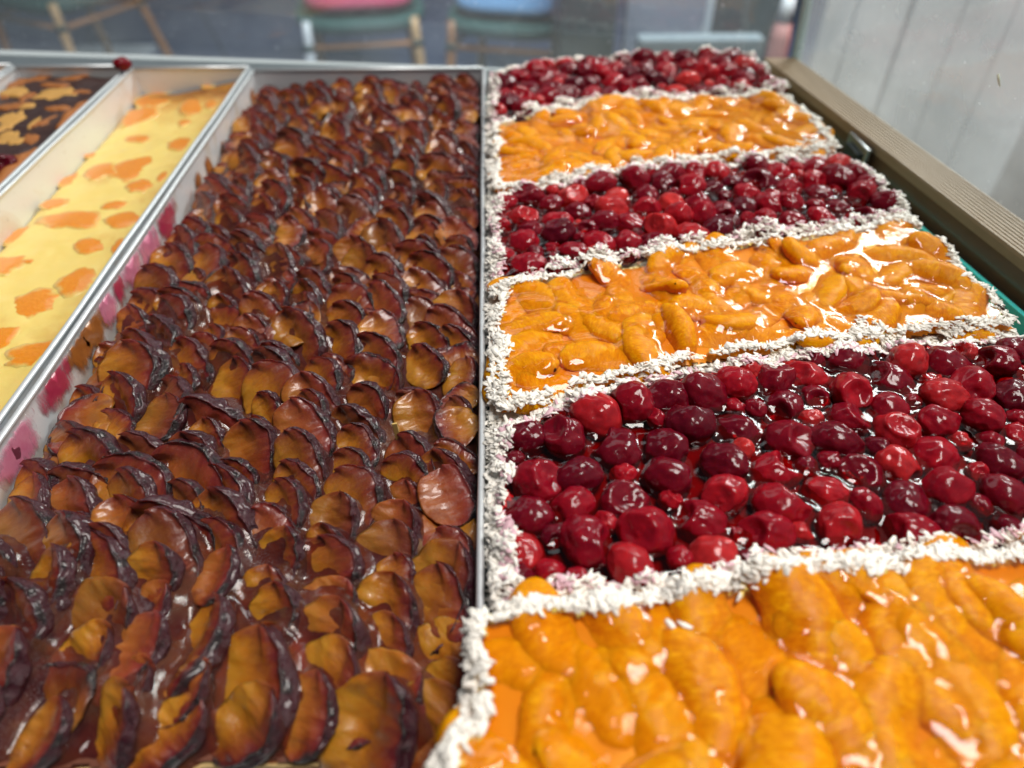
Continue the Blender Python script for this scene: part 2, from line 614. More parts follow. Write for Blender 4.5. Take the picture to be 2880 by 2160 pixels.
        t.set(df.inputs[0], df0.outputs[0]); t.set(df.inputs[1], dft.outputs[0])
        specks = t.math('MULTIPLY', t.rng(t.noise(330, 2, 0.5, t.coord()), 0.735, 0.76), 0.45)
        film = t.math('ADD', specks, t.math('MULTIPLY', t.noise(14, 3, 0.6, t.coord()), haze))
        mx2 = t.n('ShaderNodeMixShader')
        t.set(mx2.inputs[0], film); t.set(mx2.inputs[1], mx.outputs[0]); t.set(mx2.inputs[2], df.outputs[0])
        t.set(t.out.inputs['Surface'], mx2.outputs[0])
        return t.m
    M['glass'] = glass('clear_glass', 0.09)
    M['side_glass'] = glass('side_clear_glass', 0.34)
    M['corner_edge'] = mat_simple('corner_edge', (0.55, 0.72, 0.68), 0.2, var=0.1, scale=30)
    M['glass_edge'] = mat_simple('glass_edge', (0.10, 0.78, 0.72), 0.2, var=0.1, scale=30, Subsurface_Weight=0.2, Subsurface_Scale=0.01)  # light gathered in the glass edge is put into this bright turquoise
    M['shelf'] = mat_simple('shelf_surface', (0.16, 0.24, 0.23), 0.12, var=0.15, scale=20)
    M['steel'] = mat_simple('steel', (0.55, 0.57, 0.58), 0.25, 0.9, var=0.1, scale=90)
    M['pale_metal'] = mat_simple('pale_metal', (0.62, 0.68, 0.70), 0.4, 0.2, var=0.08, scale=40)
    # ---- street
    t = NT('paving')
    n1 = t.noise(9, 6, 0.65, t.coord())
    t.p(Base_Color=t.mix(t.math('ADD', t.math('MULTIPLY', n1, 0.8), t.math('MULTIPLY', t.rand(), 0.2)), (0.10, 0.115, 0.19), (0.19, 0.21, 0.32)), Roughness=0.7)
    M['paving'] = t.m
    M['joint'] = mat_simple('paving_joint', (0.045, 0.046, 0.055), 0.9, var=0.2)
    M['bamboo'] = mat_simple('bamboo', (0.46, 0.22, 0.10), 0.4, var=0.3, scale=18)
    M['bamboo_pale'] = mat_simple('bamboo_pale', (0.70, 0.44, 0.22), 0.35, var=0.2, scale=18)
    t = NT('wicker')
    wv = t.n('ShaderNodeTexWave', bands_direction='Z')
    wv.inputs['Scale'].default_value = 45
    wv.inputs['Distortion'].default_value = 1.5
    t.set(wv.inputs['Vector'], t.coord())
    t.p(Base_Color=t.mix(wv.outputs[1], (0.018, 0.048, 0.040), (0.075, 0.19, 0.165)), Roughness=0.45, Normal=t.bump(wv.outputs[1], 0.6, 0.004))
    M['wicker'] = t.m
    M['wicker_band'] = mat_simple('wicker_band', (0.030, 0.060, 0.052), 0.5, var=0.2)
    M['pink_cloth'] = mat_simple('pink_cloth', (0.50, 0.045, 0.12), 0.8, var=0.2, scale=30, bump=0.004)
    M['blue_cloth'] = mat_simple('blue_cloth', (0.15, 0.31, 0.52), 0.8, var=0.3, scale=14, bump=0.006)
    M['white_paint_and_sun'] = mat_simple('white_paint_and_sun', (0.84, 0.86, 0.88), 0.45, var=0.04, scale=12)  # real white paint; on one chair leg it stands for sunlight
    M['grey_panel'] = mat_simple('grey_panel', (0.22, 0.25, 0.31), 0.5, var=0.12, scale=8)
    M['pale_panel'] = mat_simple('pale_panel', (0.46, 0.53, 0.57), 0.45, var=0.08, scale=8)
    M['grey_light'] = mat_simple('grey_light', (0.25, 0.30, 0.33), 0.5, var=0.1, scale=8)
    M['dark_panel'] = mat_simple('dark_panel', (0.040, 0.055, 0.058), 0.5, var=0.2, scale=8)
    M['stone_pink'] = mat_simple('stone_pink', (0.55, 0.25, 0.23), 0.6, var=0.25, scale=10)
    M['brown_panel'] = mat_simple('brown_panel', (0.13, 0.085, 0.055), 0.5, var=0.3, scale=9)
    M['ant'] = mat_simple('insect', (0.035, 0.018, 0.012), 0.3, var=0.3, scale=800)
    M['crumb'] = mat_simple('crumb', (0.80, 0.76, 0.52), 0.6, var=0.3, scale=500)
    M['twig'] = mat_simple('almond', (0.70, 0.48, 0.16), 0.45, var=0.2, scale=300)
    return M


M = make_materials()


# ------------------------------------------------------------------ fruit shapes (shared by all copies)
def icosphere(sub):
    t = (1 + 5 ** 0.5) / 2
    v = [(-1, t, 0), (1, t, 0), (-1, -t, 0), (1, -t, 0), (0, -1, t), (0, 1, t), (0, -1, -t), (0, 1, -t), (t, 0, -1), (t, 0, 1), (-t, 0, -1), (-t, 0, 1)]
    f = [(0, 11, 5), (0, 5, 1), (0, 1, 7), (0, 7, 10), (0, 10, 11), (1, 5, 9), (5, 11, 4), (11, 10, 2), (10, 7, 6), (7, 1, 8),
         (3, 9, 4), (3, 4, 2), (3, 2, 6), (3, 6, 8), (3, 8, 9), (4, 9, 5), (2, 4, 11), (6, 2, 10), (8, 6, 7), (9, 8, 1)]
    v = [np.array(x) / np.linalg.norm(x) for x in v]
    for _ in range(sub):
        cache, nf = {}, []

        def mid(a, b):
            k = (min(a, b), max(a, b))
            if k not in cache:
                m = v[a] + v[b]
                v.append(m / np.linalg.norm(m))
                cache[k] = len(v) - 1
            return cache[k]
        for a, b, c in f:
            ab, bc, ca = mid(a, b), mid(b, c), mid(c, a)
            nf += [(a, ab, ca), (b, bc, ab), (c, ca, bc), (ab, bc, ca)]
        f = nf
    return np.array(v), np.array(f)


ICO_V, ICO_F = icosphere(4)


def cherry_variant(i):
    d = ICO_V
    r = 1 + 0.10 * noise(d * 1.3, 40 + i) + 0.05 * noise(d * 3.1, 60 + i)
    # torn or pitted cherries get a hollow, whole ones a stalk dimple
    ax = np.array([math.cos(i * 1.9), math.sin(i * 1.9), 0.65 + 0.25 * math.sin(i)])
    ax /= np.linalg.norm(ax)
    dd = d @ ax
    depth = (0.42, 0.10, 0.30, 0.08, 0.50, 0.14, 0.10, 0.36)[i % 8]
    r -= depth * sstep(0.80 if depth < 0.2 else 0.70, 1.0, dd)
    r += 0.05 * sstep(0.55, 0.75, dd) * (1 - sstep(0.75, 0.9, dd)) * (depth > 0.2)
    r += 0.012 * noise(d * 6, 80 + i) + 0.004 * noise(d * 14, 90 + i)
    v = d * r[:, None] * np.array([1.08, 0.92, 0.86])
    return v


def mandarin_variant(i):
    nu, nv = 44, 36
    g = np.random.default_rng(100 + i)
    half = R(66 + g.uniform(-8, 10))
    rad = 0.86 + g.uniform(-0.1, 0.15)
    u = np.linspace(-1, 1, nu)
    a = np.linspace(0, 2 * math.pi, nv, endpoint=False)
    U, A = np.meshgrid(u, a, indexing='ij')
    prof = np.clip(1 - np.abs(U) ** 2.3, 0, 1) ** 0.5
    # section: fat outer side, thinner inner edge
    cr = np.cos(A)
    w = (0.55 + 0.05 * cr) * prof
    h = (0.30 + 0.12 * cr) * prof
    lr = w * cr
    lz = h * np.sin(A)
    th = U * half
    X = (rad + lr) * np.sin(th) * 1.12
    Y = (rad + lr) * np.cos(th) - rad * 0.85
    Z = lz + 0.06 * U * g.uniform(-1, 1)
    v = np.stack([X, Y, Z], -1).reshape(-1, 3)
    n = 0.05 * noise(v * 2.2, 200 + i) + 0.025 * noise(v * np.array([7, 3, 7]), 210 + i) + 0.012 * noise(v * np.array([18, 7, 18]), 220 + i)
    dirn = np.stack([np.sin(th) * cr, np.cos(th) * cr, np.sin(A)], -1).reshape(-1, 3)
    v = v + dirn * n[:, None]
    f = []
    for p in range(nu - 1):
        for q in range(nv):
            q2 = (q + 1) % nv
            f.append((p * nv + q, p * nv + q2, (p + 1) * nv + q2, (p + 1) * nv + q))
    return v, np.array(f)


def plum_variant(i):
    """A baked plum wedge: cut face up, skin along -y, +x end burnt. Real size in metres."""
    g = np.random.default_rng(300 + i)
    nu, nv = 46, 44
    u = np.linspace(-0.995, 0.995, nu)
    sec = []
    kind = []
    thick = g.uniform(0.26, 0.42)
    sag = g.uniform(-0.10, 0.10)
    n_top, n_lip, n_skin = 18, 4, 14
    n_bot = nv - n_top - n_lip - n_skin
    for k in range(n_top):
        s = k / (n_top - 1)
        y = -1.0 + 1.72 * s
        z = thick * s - sag * math.sin(math.pi * s) + 0.05 * math.sin(s * 9)
        sec.append((y, z)); kind.append((0.0, 1 - s))
    for k in range(n_lip):
        s = (k + 1) / n_lip
        sec.append((0.72 + 0.10 * s, thick + 0.10 * math.sin(s * 2.2))); kind.append((0.25 + 0.75 * s, 0.0))
    for k in range(n_skin):
        s = (k + 1) / n_skin
        an = R(62) - s * R(135)
        sec.append((0.42 + 0.56 * math.cos(an) ** 0.8 if math.cos(an) > 0 else 0.42, thick * 0.15 + (thick * 1.05) * math.sin(an))); kind.append((1.0, 0.0))
    y1, z1 = sec[-1]
    for k in range(n_bot):
        s = (k + 1) / (n_bot + 1)
        sec.append((y1 + (-1.0 - y1) * s, z1 + (0 - z1) * s - 0.05 * math.sin(math.pi * s))); kind.append((0.3, 0.5))
    sec = np.array(sec); kind = np.array(kind)
    U = np.repeat(u[:, None], nv, 1)
    prof = np.clip(1 - np.abs(U) ** 2.4, 0, 1) ** 0.55
    profz = np.clip(1 - np.abs(U) ** 2.6, 0, 1) ** 0.5
    L, W, T = 0.0150 * g.uniform(0.9, 1.12), 0.0122 * g.uniform(0.9, 1.12), 0.0098
    Y = sec[None, :, 0] * prof * W
    Z = sec[None, :, 1] * profz * T
    X = U * L
    # skin side bows outward, tips curl up
    Z = Z + 0.0022 * np.clip(U, 0, 1) ** 2 * (sec[None, :, 0] > 0.3) + 0.0018 * U ** 2
    Y = Y + 0.0016 * np.sin(U * 2 + i)
    P = np.stack([X, Y, Z], -1)
    q = P * 1000
    dz = 0.0013 * noise(q * np.array([0.16, 0.10, 0.1]) + i, 400 + i) + 0.0005 * noise(q * np.array([0.36, 0.16, 0.2]), 420 + i) + 0.00022 * noise(q * np.array([1.0, 0.45, 0.6]), 430 + i)
    dy = 0.0008 * noise(q * 0.28 + 9, 440 + i)
    taper = np.clip(prof * 2.5, 0, 1)
    P[..., 2] += dz * taper
    P[..., 1] += dy * taper
    tear = noise(np.stack([U * 5, U * 0, U * 0], -1), 460 + i)
    edge = (kind[None, :, 0] > 0.2) & (sec[None, :, 1] > thick * 0.6)
    P[..., 2] += edge * 0.0007 * tear
    skin = kind[None, :, 0] * np.ones_like(U)
    nz = noise(q * 0.35, 470 + i)
    char = sstep(0.62, 1.0, -U + 0.3 * nz) * np.clip(sec[None, :, 0] * 1.4 + 0.1, 0, 1)
    char = np.maximum(char, edge * sstep(-0.1, 0.4, nz - 0.3 * U) * 0.9)
    char = np.maximum(char, sstep(0.86, 1.0, np.abs(U) + 0.1 * nz) * 0.8 * (U < 0))
    fl = kind[None, :, 1] * np.ones_like(U) * (0.35 + 0.65 * prof)
    fl = np.clip(fl * 1.5, 0, 1) * (1 - 0.5 * sstep(0.6, 1, np.abs(U)))
    P[..., 1] *= -1
    col = np.stack([np.clip(skin, 0, 1), np.clip(char, 0, 1), fl, np.ones_like(U)], -1).reshape(-1, 4)
    f = []
    for p in range(nu - 1):
        for k in range(nv):
            k2 = (k + 1) % nv
            f.append((p * nv + k, (p + 1) * nv + k, (p + 1) * nv + k2, p * nv + k2))
    f = np.array(f)[:, ::-1]
    return P.reshape(-1, 3), f[:, ::-1], col


CH_V = [cherry_variant(i) for i in range(8)]
CH_ME = [new_mesh('cherry', v, ICO_F, M['cherry']) for v in CH_V]
MA = [mandarin_variant(i) for i in range(8)]
MA_V = [a[0] for a in MA]
MA_ME = [new_mesh('mandarin_segment', a[0], a[1], M['mandarin']) for a in MA]
PL = [plum_variant(i) for i in range(14)]
PL_V = [a[0] for a in PL]
PL_ME = [new_mesh('plum_wedge', a[0], a[1], M['plum'], col=a[2]) for a in PL]


# ------------------------------------------------------------------ raster helpers
class Field:
    def __init__(self, x0, x1, y0, y1, step):
        self.step, self.x0, self.y0 = step, x0, y0
        self.nx, self.ny = int((x1 - x0) / step) + 1, int((y1 - y0) / step) + 1
        self.xs = x0 + np.arange(self.nx) * step
        self.ys = y0 + np.arange(self.ny) * step
        self.X, self.Y = np.meshgrid(self.xs, self.ys, indexing='ij')
        self.Z = np.full((self.nx, self.ny), -1.0)

    def splat(self, v):
        ix = np.round((v[:, 0] - self.x0) / self.step).astype(int)
        iy = np.round((v[:, 1] - self.y0) / self.step).astype(int)
        ok = (ix >= 0) & (iy >= 0) & (ix < self.nx) & (iy < self.ny)
        np.maximum.at(self.Z, (ix[ok], iy[ok]), v[ok, 2])

    def sample(self, A, x, y):
        ix = np.clip(np.round((x - self.x0) / self.step).astype(int), 0, self.nx - 1)
        iy = np.clip(np.round((y - self.y0) / self.step).astype(int), 0, self.ny - 1)
        return A[ix, iy]


def shift(A, dx, dy):
    return np.roll(np.roll(A, dx, 0), dy, 1)


def fill_holes(A):
    B = A.copy()
    for dx in (-1, 0, 1):
        for dy in (-1, 0, 1):
            B = np.maximum(B, np.where(A < -0.5, shift(A, dx, dy), A))
    return B


def blur(A, n=1):
    for _ in range(n):
        A = (shift(A, 1, 0) + 2 * A + shift(A, -1, 0)) / 4
        A = (shift(A, 0, 1) + 2 * A + shift(A, 0, -1)) / 4
    return A


def dist_to(mask, maxr):
    D = np.full(mask.shape, float(maxr + 1))
    for dx in range(-maxr, maxr + 1):
        for dy in range(-maxr, maxr + 1):
            d = math.hypot(dx, dy)
            if d <= maxr:
                D = np.minimum(D, np.where(shift(mask, dx, dy), d, maxr + 1))
    return D


def field_mesh(name, F, Z, mask, mat, col=None):
    cell = mask[:-1, :-1] & mask[1:, :-1] & mask[:-1, 1:] & mask[1:, 1:]
    idx = np.full(mask.shape, -1)
    used = np.zeros(mask.shape, bool)
    for a in (0, 1):
        for b in (0, 1):
            used[a:mask.shape[0] - 1 + a, b:mask.shape[1] - 1 + b] |= cell
    idx[used] = np.arange(used.sum())
    v = np.stack([F.X[used], F.Y[used], Z[used]], -1)
    i, j = np.nonzero(cell)
    f = np.stack([idx[i, j], idx[i + 1, j], idx[i + 1, j + 1], idx[i, j + 1]], -1)
    return new_mesh(name, v, f, mat, True, None if col is None else col[used])


def poly_sdf(P, X, Y):
    """Distance to the outline, positive inside."""
    d = np.full(X.shape, 9.0)
    inside = np.zeros(X.shape, bool)
    n = len(P)
    for k in range(n):
        ax, ay = P[k]
        bx, by = P[(k + 1) % n]
        ex, ey = bx - ax, by - ay
        t = np.clip(((X - ax) * ex + (Y - ay) * ey) / (ex * ex + ey * ey), 0, 1)
        d = np.minimum(d, np.hypot(X - ax - t * ex, Y - ay - t * ey))
        c = ((ay > Y) != (by > Y)) & (X < (bx - ax) * (Y - ay) / (by - ay + 1e-12) + ax)
        inside ^= c
    return np.where(inside, d, -d)


def prism(name, P, z0, z1, mat, parent):
    n = len(P)
    v = [(x, y, z0) for x, y in P] + [(x, y, z1) for x, y in P]
    f = [tuple(reversed(range(n))), tuple(range(n, 2 * n))] + [(k, (k + 1) % n, n + (k + 1) % n, n + k) for k in range(n)]
    return put(name, new_mesh(name, v, f, mat, False), parent)


def wobble(P, step=0.004, amp=0.0009, seed=0):
    out = []
    n = len(P)
    for k in range(n):
        a, b = np.array(P[k]), np.array(P[(k + 1) % n])
        L = np.linalg.norm(b - a)
        m = max(2, int(L / step))
        nr = np.array([b[1] - a[1], a[0] - b[0]]) / L
        for i in range(m):
            p = a + (b - a) * i / m
            out.append(tuple(p + nr * amp * float(noise(np.array([p[0] * 120, p[1] * 120, seed])))))
    return out


# coconut flake: thin bent chip, 12 vertices
def flake_proto(i):
    g = np.random.default_rng(500 + i)
    v = []
    bend = g.uniform(-0.5, 0.5)
    tw = g.uniform(-0.5, 0.5)
    for k, x in enumerate((-0.5, 0.0, 0.5)):
        w = (0.13, 0.20, 0.09)[k] * g.uniform(0.7, 1.3)
        z = bend * x * x
        for y, zz in ((-w, -0.035), (w, -0.035), (w, 0.035), (-w, 0.035)):
            v.append((x + g.uniform(-0.06, 0.06), y + g.uniform(-0.05, 0.05), z + zz + tw * x * y))
    f = [(0, 3, 2, 1), (8, 9, 10, 11)]
    for k in (0, 4):
        for a in range(4):
            b = (a + 1) % 4
            f.append((k + a, k + b, k + 4 + b, k + 4 + a))
    return np.array(v), np.array(f)


FLAKES = [flake_proto(i) for i in range(10)]


def rot_matrices(n, g, tilt=0.36):
    """Random rotations: any heading, limited tilt."""
    a = g.uniform(0, 2 * math.pi, n)
    b = g.normal(0, tilt * 0.6, n)
    c = g.normal(0, tilt * 0.6, n)
    ca, sa, cb, sb, cc, sc = np.cos(a), np.sin(a), np.cos(b), np.sin(b), np.cos(c), np.sin(c)
    z, o = np.zeros(n), np.ones(n)
    Rz = np.stack([ca, -sa, z, sa, ca, z, z, z, o], -1).reshape(n, 3, 3)
    Ry = np.stack([cb, z, sb, z, o, z, -sb, z, cb], -1).reshape(n, 3, 3)
    Rx = np.stack([o, z, z, z, cc, -sc, z, sc, cc], -1).reshape(n, 3, 3)
    return Rz @ Ry @ Rx


def flakes_mesh(name, pos, g, mats, stained=None, size=(0.0018, 0.0058)):
    V, Fc, MI = [], [], []
    base = 0
    n = len(pos)
    L = g.uniform(size[0], size[1], n)
    which = g.integers(0, len(FLAKES), n)
    Rm = rot_matrices(n, g)
    wid = g.uniform(0.5, 1.25, n)
    for i, (pv, pf) in enumerate(FLAKES):
        s = np.nonzero(which == i)[0]
        if not len(s):
            continue
        sc = np.stack([L[s], L[s] * wid[s], L[s]], -1)
        v = np.einsum('nij,nkj->nki', Rm[s], pv[None] * sc[:, None, :]) + pos[s][:, None, :]
        V.append(v.reshape(-1, 3))
        off = base + np.arange(len(s))[:, None, None] * len(pv)
        Fc.append((pf[None] + off).reshape(-1, 4))
        if stained is not None:
            MI.append(np.repeat(stained[s].astype(int), len(pf)))
        base += len(s) * len(pv)
    return new_mesh(name, np.concatenate(V), np.concatenate(Fc), mats, False, mat_idx=np.concatenate(MI) if MI else None)


# ------------------------------------------------------------------ shelf, rail and glass of the case
def rail_x(y):
    return 0.2925 - (y - 0.321) * 0.150


def build_case():
    y0, y1 = -0.10, 0.670
    # shelf
    sh = thing('glass_shelf', 'dark reflective display shelf with a turquoise glowing edge under the trays', 'shelf', (0, 0.3, SHELF_Z))
    me = MB()
    me.hexa([(-0.75, y0, SHELF_Z - 0.008), (rail_x(y0) - 0.010, y0, SHELF_Z - 0.008), (rail_x(y1) - 0.010, y1, SHELF_Z - 0.008), (-0.75, y1, SHELF_Z - 0.008),
             (-0.75, y0, SHELF_Z), (rail_x(y0) - 0.010, y0, SHELF_Z), (rail_x(y1) - 0.010, y1, SHELF_Z), (-0.75, y1, SHELF_Z)])
    me.build('shelf_plate', M['shelf'], sh)
    e = MB()
    a, b = 0.0080, 0.0050
    e.hexa([(rail_x(y0) - a, y0, SHELF_Z - 0.008), (rail_x(y0) - b, y0, SHELF_Z - 0.008), (rail_x(y1) - b, y1, SHELF_Z - 0.008), (rail_x(y1) - a, y1, SHELF_Z - 0.008),
            (rail_x(y0) - a, y0, -0.0185), (rail_x(y0) - b, y0, -0.0185), (rail_x(y1) - b, y1, -0.0185), (rail_x(y1) - a, y1, -0.0185)])
    e.build('glass_edge', M['glass_edge'], sh)['label'] = 'turquoise polished glass edge'
    # rail with ribbed top
    rl = thing('wooden_rail', 'ribbed pale wooden rail with brown inner face beside the fruit slices', 'rail', (rail_x(0.3), 0.3, -0.06))
    yA, yB = -0.08, 0.655
    prof = [(0.0, -0.004), (0.0, 0.001)]
    nr = 9
    for k in range(nr):
        s = k / nr * 0.028
        prof += [(s + 0.0004, 0.0030), (s + 0.0020, 0.0030), (s + 0.0026, 0.0012)]
    prof += [(0.0285, 0.001), (0.0285, -0.004)]
    v, f = [], []
    for y in (yA, yB):
        v += [(rail_x(y) + px, y, pz) for px, pz in prof]
    n = len(prof)
    f = [(k, (k + 1) % n, n + (k + 1) % n, n + k) for k in range(n)] + [tuple(reversed(range(n))), tuple(range(n, 2 * n))]
    put('ribbed_top', new_mesh('ribbed_top', v, f, M['rail_wood'], False), rl)
    m = MB()
    m.hexa([(rail_x(yA) + 0.001, yA, -0.085), (rail_x(yA) + 0.022, yA, -0.085), (rail_x(yB) + 0.022, yB, -0.085), (rail_x(yB) + 0.001, yB, -0.085),
            (rail_x(yA) + 0.001, yA, -0.0045), (rail_x(yA) + 0.022, yA, -0.0045), (rail_x(yB) + 0.022, yB, -0.0045), (rail_x(yB) + 0.001, yB, -0.0045)])
    m.build('inner_face', M['rail_face'], rl)
    # clip on the rail
    cl = thing('metal_clip', 'small bent steel clip on the inner side of the wooden rail', 'clip', (rail_x(0.48), 0.48, -0.02))
    cx = rail_x(0.49)
    MB().box(cx - 0.0045, cx - 0.0008, 0.472, 0.505, -0.026, -0.0005).build('clip_body', M['steel'], cl, bevel=0.001)
    MB().box(cx - 0.0075, cx - 0.0047, 0.478, 0.499, -0.020, -0.006).build('clip_tongue', M['dark_panel'], cl, bevel=0.0008)
    # side pane, standing on the rail
    sp = thing('side_glass_pane', 'clear side glass pane with dust specks standing on the wooden rail', 'glass pane', (rail_x(0.3) + 0.02, 0.3, 0.004))
    h, lean = 0.42, -0.03
    m = MB()
    ga, gb = 0.0290, 0.0340
    m.hexa([(rail_x(yA) + ga, yA, -0.02), (rail_x(yA) + gb, yA, -0.02), (rail_x(yB) + gb, yB, -0.02), (rail_x(yB) + ga, yB, -0.02),
            (rail_x(yA) + ga + lean, yA, h), (rail_x(yA) + gb + lean, yA, h), (rail_x(yB) + gb + lean, yB, h), (rail_x(yB) + ga + lean, yB, h)])
    m.build('pane', M['side_glass'], sp)
    xe = rail_x(yB)
    MB().hexa([(xe + ga - 0.001, yB + 0.0005, -0.02), (xe + gb + 0.001, yB + 0.0005, -0.02), (xe + gb + 0.001, yB + 0.006, -0.02), (xe + ga - 0.001, yB + 0.006, -0.02),
               (xe + ga + lean - 0.001, yB + 0.0005, h), (xe + gb + lean + 0.001, yB + 0.0005, h), (xe + gb + lean + 0.001, yB + 0.006, h), (xe + ga + lean - 0.001, yB + 0.006, h)]).build('polished_edge', M['corner_edge'], sp)
    # front pane
    fp = thing('front_glass_pane', 'clear front glass pane between the cakes and the street', 'glass pane', (-0.2, 0.74, -0.03))
    MB().hexa([(-0.75, 0.812, -0.03), (0.268, 0.672, -0.03), (0.268, 0.678, -0.03), (-0.75, 0.818, -0.03),
               (-0.75, 0.832, 0.42), (0.240, 0.692, 0.42), (0.240, 0.698, 0.42), (-0.75, 0.838, 0.42)]).build('pane', M['glass'], fp)
    MB().hexa([(-0.75, 0.792, -0.034), (0.20, 0.682, -0.034), (0.262, 0.676, -0.034), (-0.75, 0.810, -0.034), (-0.75, 0.792, -0.022), (0.20, 0.682, -0.022), (0.262, 0.676, -0.022), (-0.75, 0.810, -0.022)]).build('bottom_channel', M['pale_metal'], fp)
    # cabinet below
    cb = MB().box(-0.75, 0.23, -0.06, 0.665, FLOOR_Z, SHELF_Z - 0.0085).build('counter', M['pale_panel'])
    tag(cb, 'pale cabinet carrying the glass shelf with the cakes', 'counter')
    # dirt on the side pane
    d = on_x(2810, 225, 0.30)
    for _ in range(6):
        xx = rail_x(d[1]) + ga + lean * (d[2] + 0.02) / 0.44
        d = on_x(2810, 225, xx - 0.0010)
    fk = MB()
    fk.tube([d + np.array([0, -0.003, -0.0026]), d + np.array([0, 0.0005, 0]), d + np.array([0, 0.003, 0.0020])], [0.0003, 0.0007, 0.0006], 6)
    tag(fk.build('food_crumb', M['crumb'], None, True), 'tiny pale crumb stuck on the side glass pane', 'crumb')


build_case()


# ------------------------------------------------------------------ trays
def tray(label, x0, x1, y0, y1, depth, wall_mat):
    t = thing('baking_tray', label, 'baking tray', ((x0 + x1) / 2, (y0 + y1) / 2, SHELF_Z), 'long metal baking trays')
    zb = -depth
    th = 0.0012
    MB().box(x0 + th, x1 - th, y0, y1 - th, zb, zb + th).build('base', M['tray'], t)
    for nm, xa, xb in (('side_wall', x0, x0 + th), ('side_wall', x1 - th, x1)):
        n = 30
        v, f = [], []
        for k in range(n + 1):
            y = y0 + (y1 - y0) * k / n
            w = 0.0007 * float(noise(np.array([y * 14, x0 * 50, 1.7])))
            v += [(xa + w, y, zb), (xb + w, y, zb), (xb + w, y, -0.0012), (xa + w, y, -0.0012)]
        for k in range(n):
            for a in range(4):
                b = (a + 1) % 4
                f.append((k * 4 + a, (k + 1) * 4 + a, (k + 1) * 4 + b, k * 4 + b))
        f += [(0, 1, 2, 3), (n * 4 + 3, n * 4 + 2, n * 4 + 1, n * 4)]
        put(nm, new_mesh(nm, v, f, wall_mat, False), t)
        xm = (xa + xb) / 2
        pts = [(xm + 0.0007 * float(noise(np.array([y * 14, x0 * 50, 1.7]))), y, -0.0012 + 0.0004 * float(noise(np.array([y * 20, x0 * 9, 5.0])))) for y in np.linspace(y0, y1 - 0.0035, n + 1)]
        MB().tube(pts, 0.0015, 8).build('rim', M['rim'], t, True)
    MB().box(x0 + th, x1 - th, y1 - th, y1, zb, -0.0012).build('back_wall', wall_mat, t)
    MB().tube([(x0 + 0.0018, y1 - 0.0006, -0.0012), (x1 - 0.0018, y1 - 0.0006, -0.0012)], 0.0016, 8).build('rim', M['rim'], t, True)
    return t


PX0, PX1, PY0, PY1 = -0.2080, -0.0062, 0.070, 0.648
tray('long metal tray holding the plum cake, juice stains on its wall', PX0, PX1, PY0, PY1, 0.0315, M['tray'])
tray('narrow metal tray holding the pale mandarin cheesecake', -0.3150, -0.2125, 0.070, 0.656, 0.0315, M['tray_used'])
tray('narrow metal tray holding the chocolate marbled cake', -0.4200, -0.3195, 0.070, 0.662, 0.0315, M['tray'])
tray('metal tray with golden cake behind the chocolate cake tray', -0.5260, -0.4245, 0.070, 0.668, 0.0315, M['tray'])


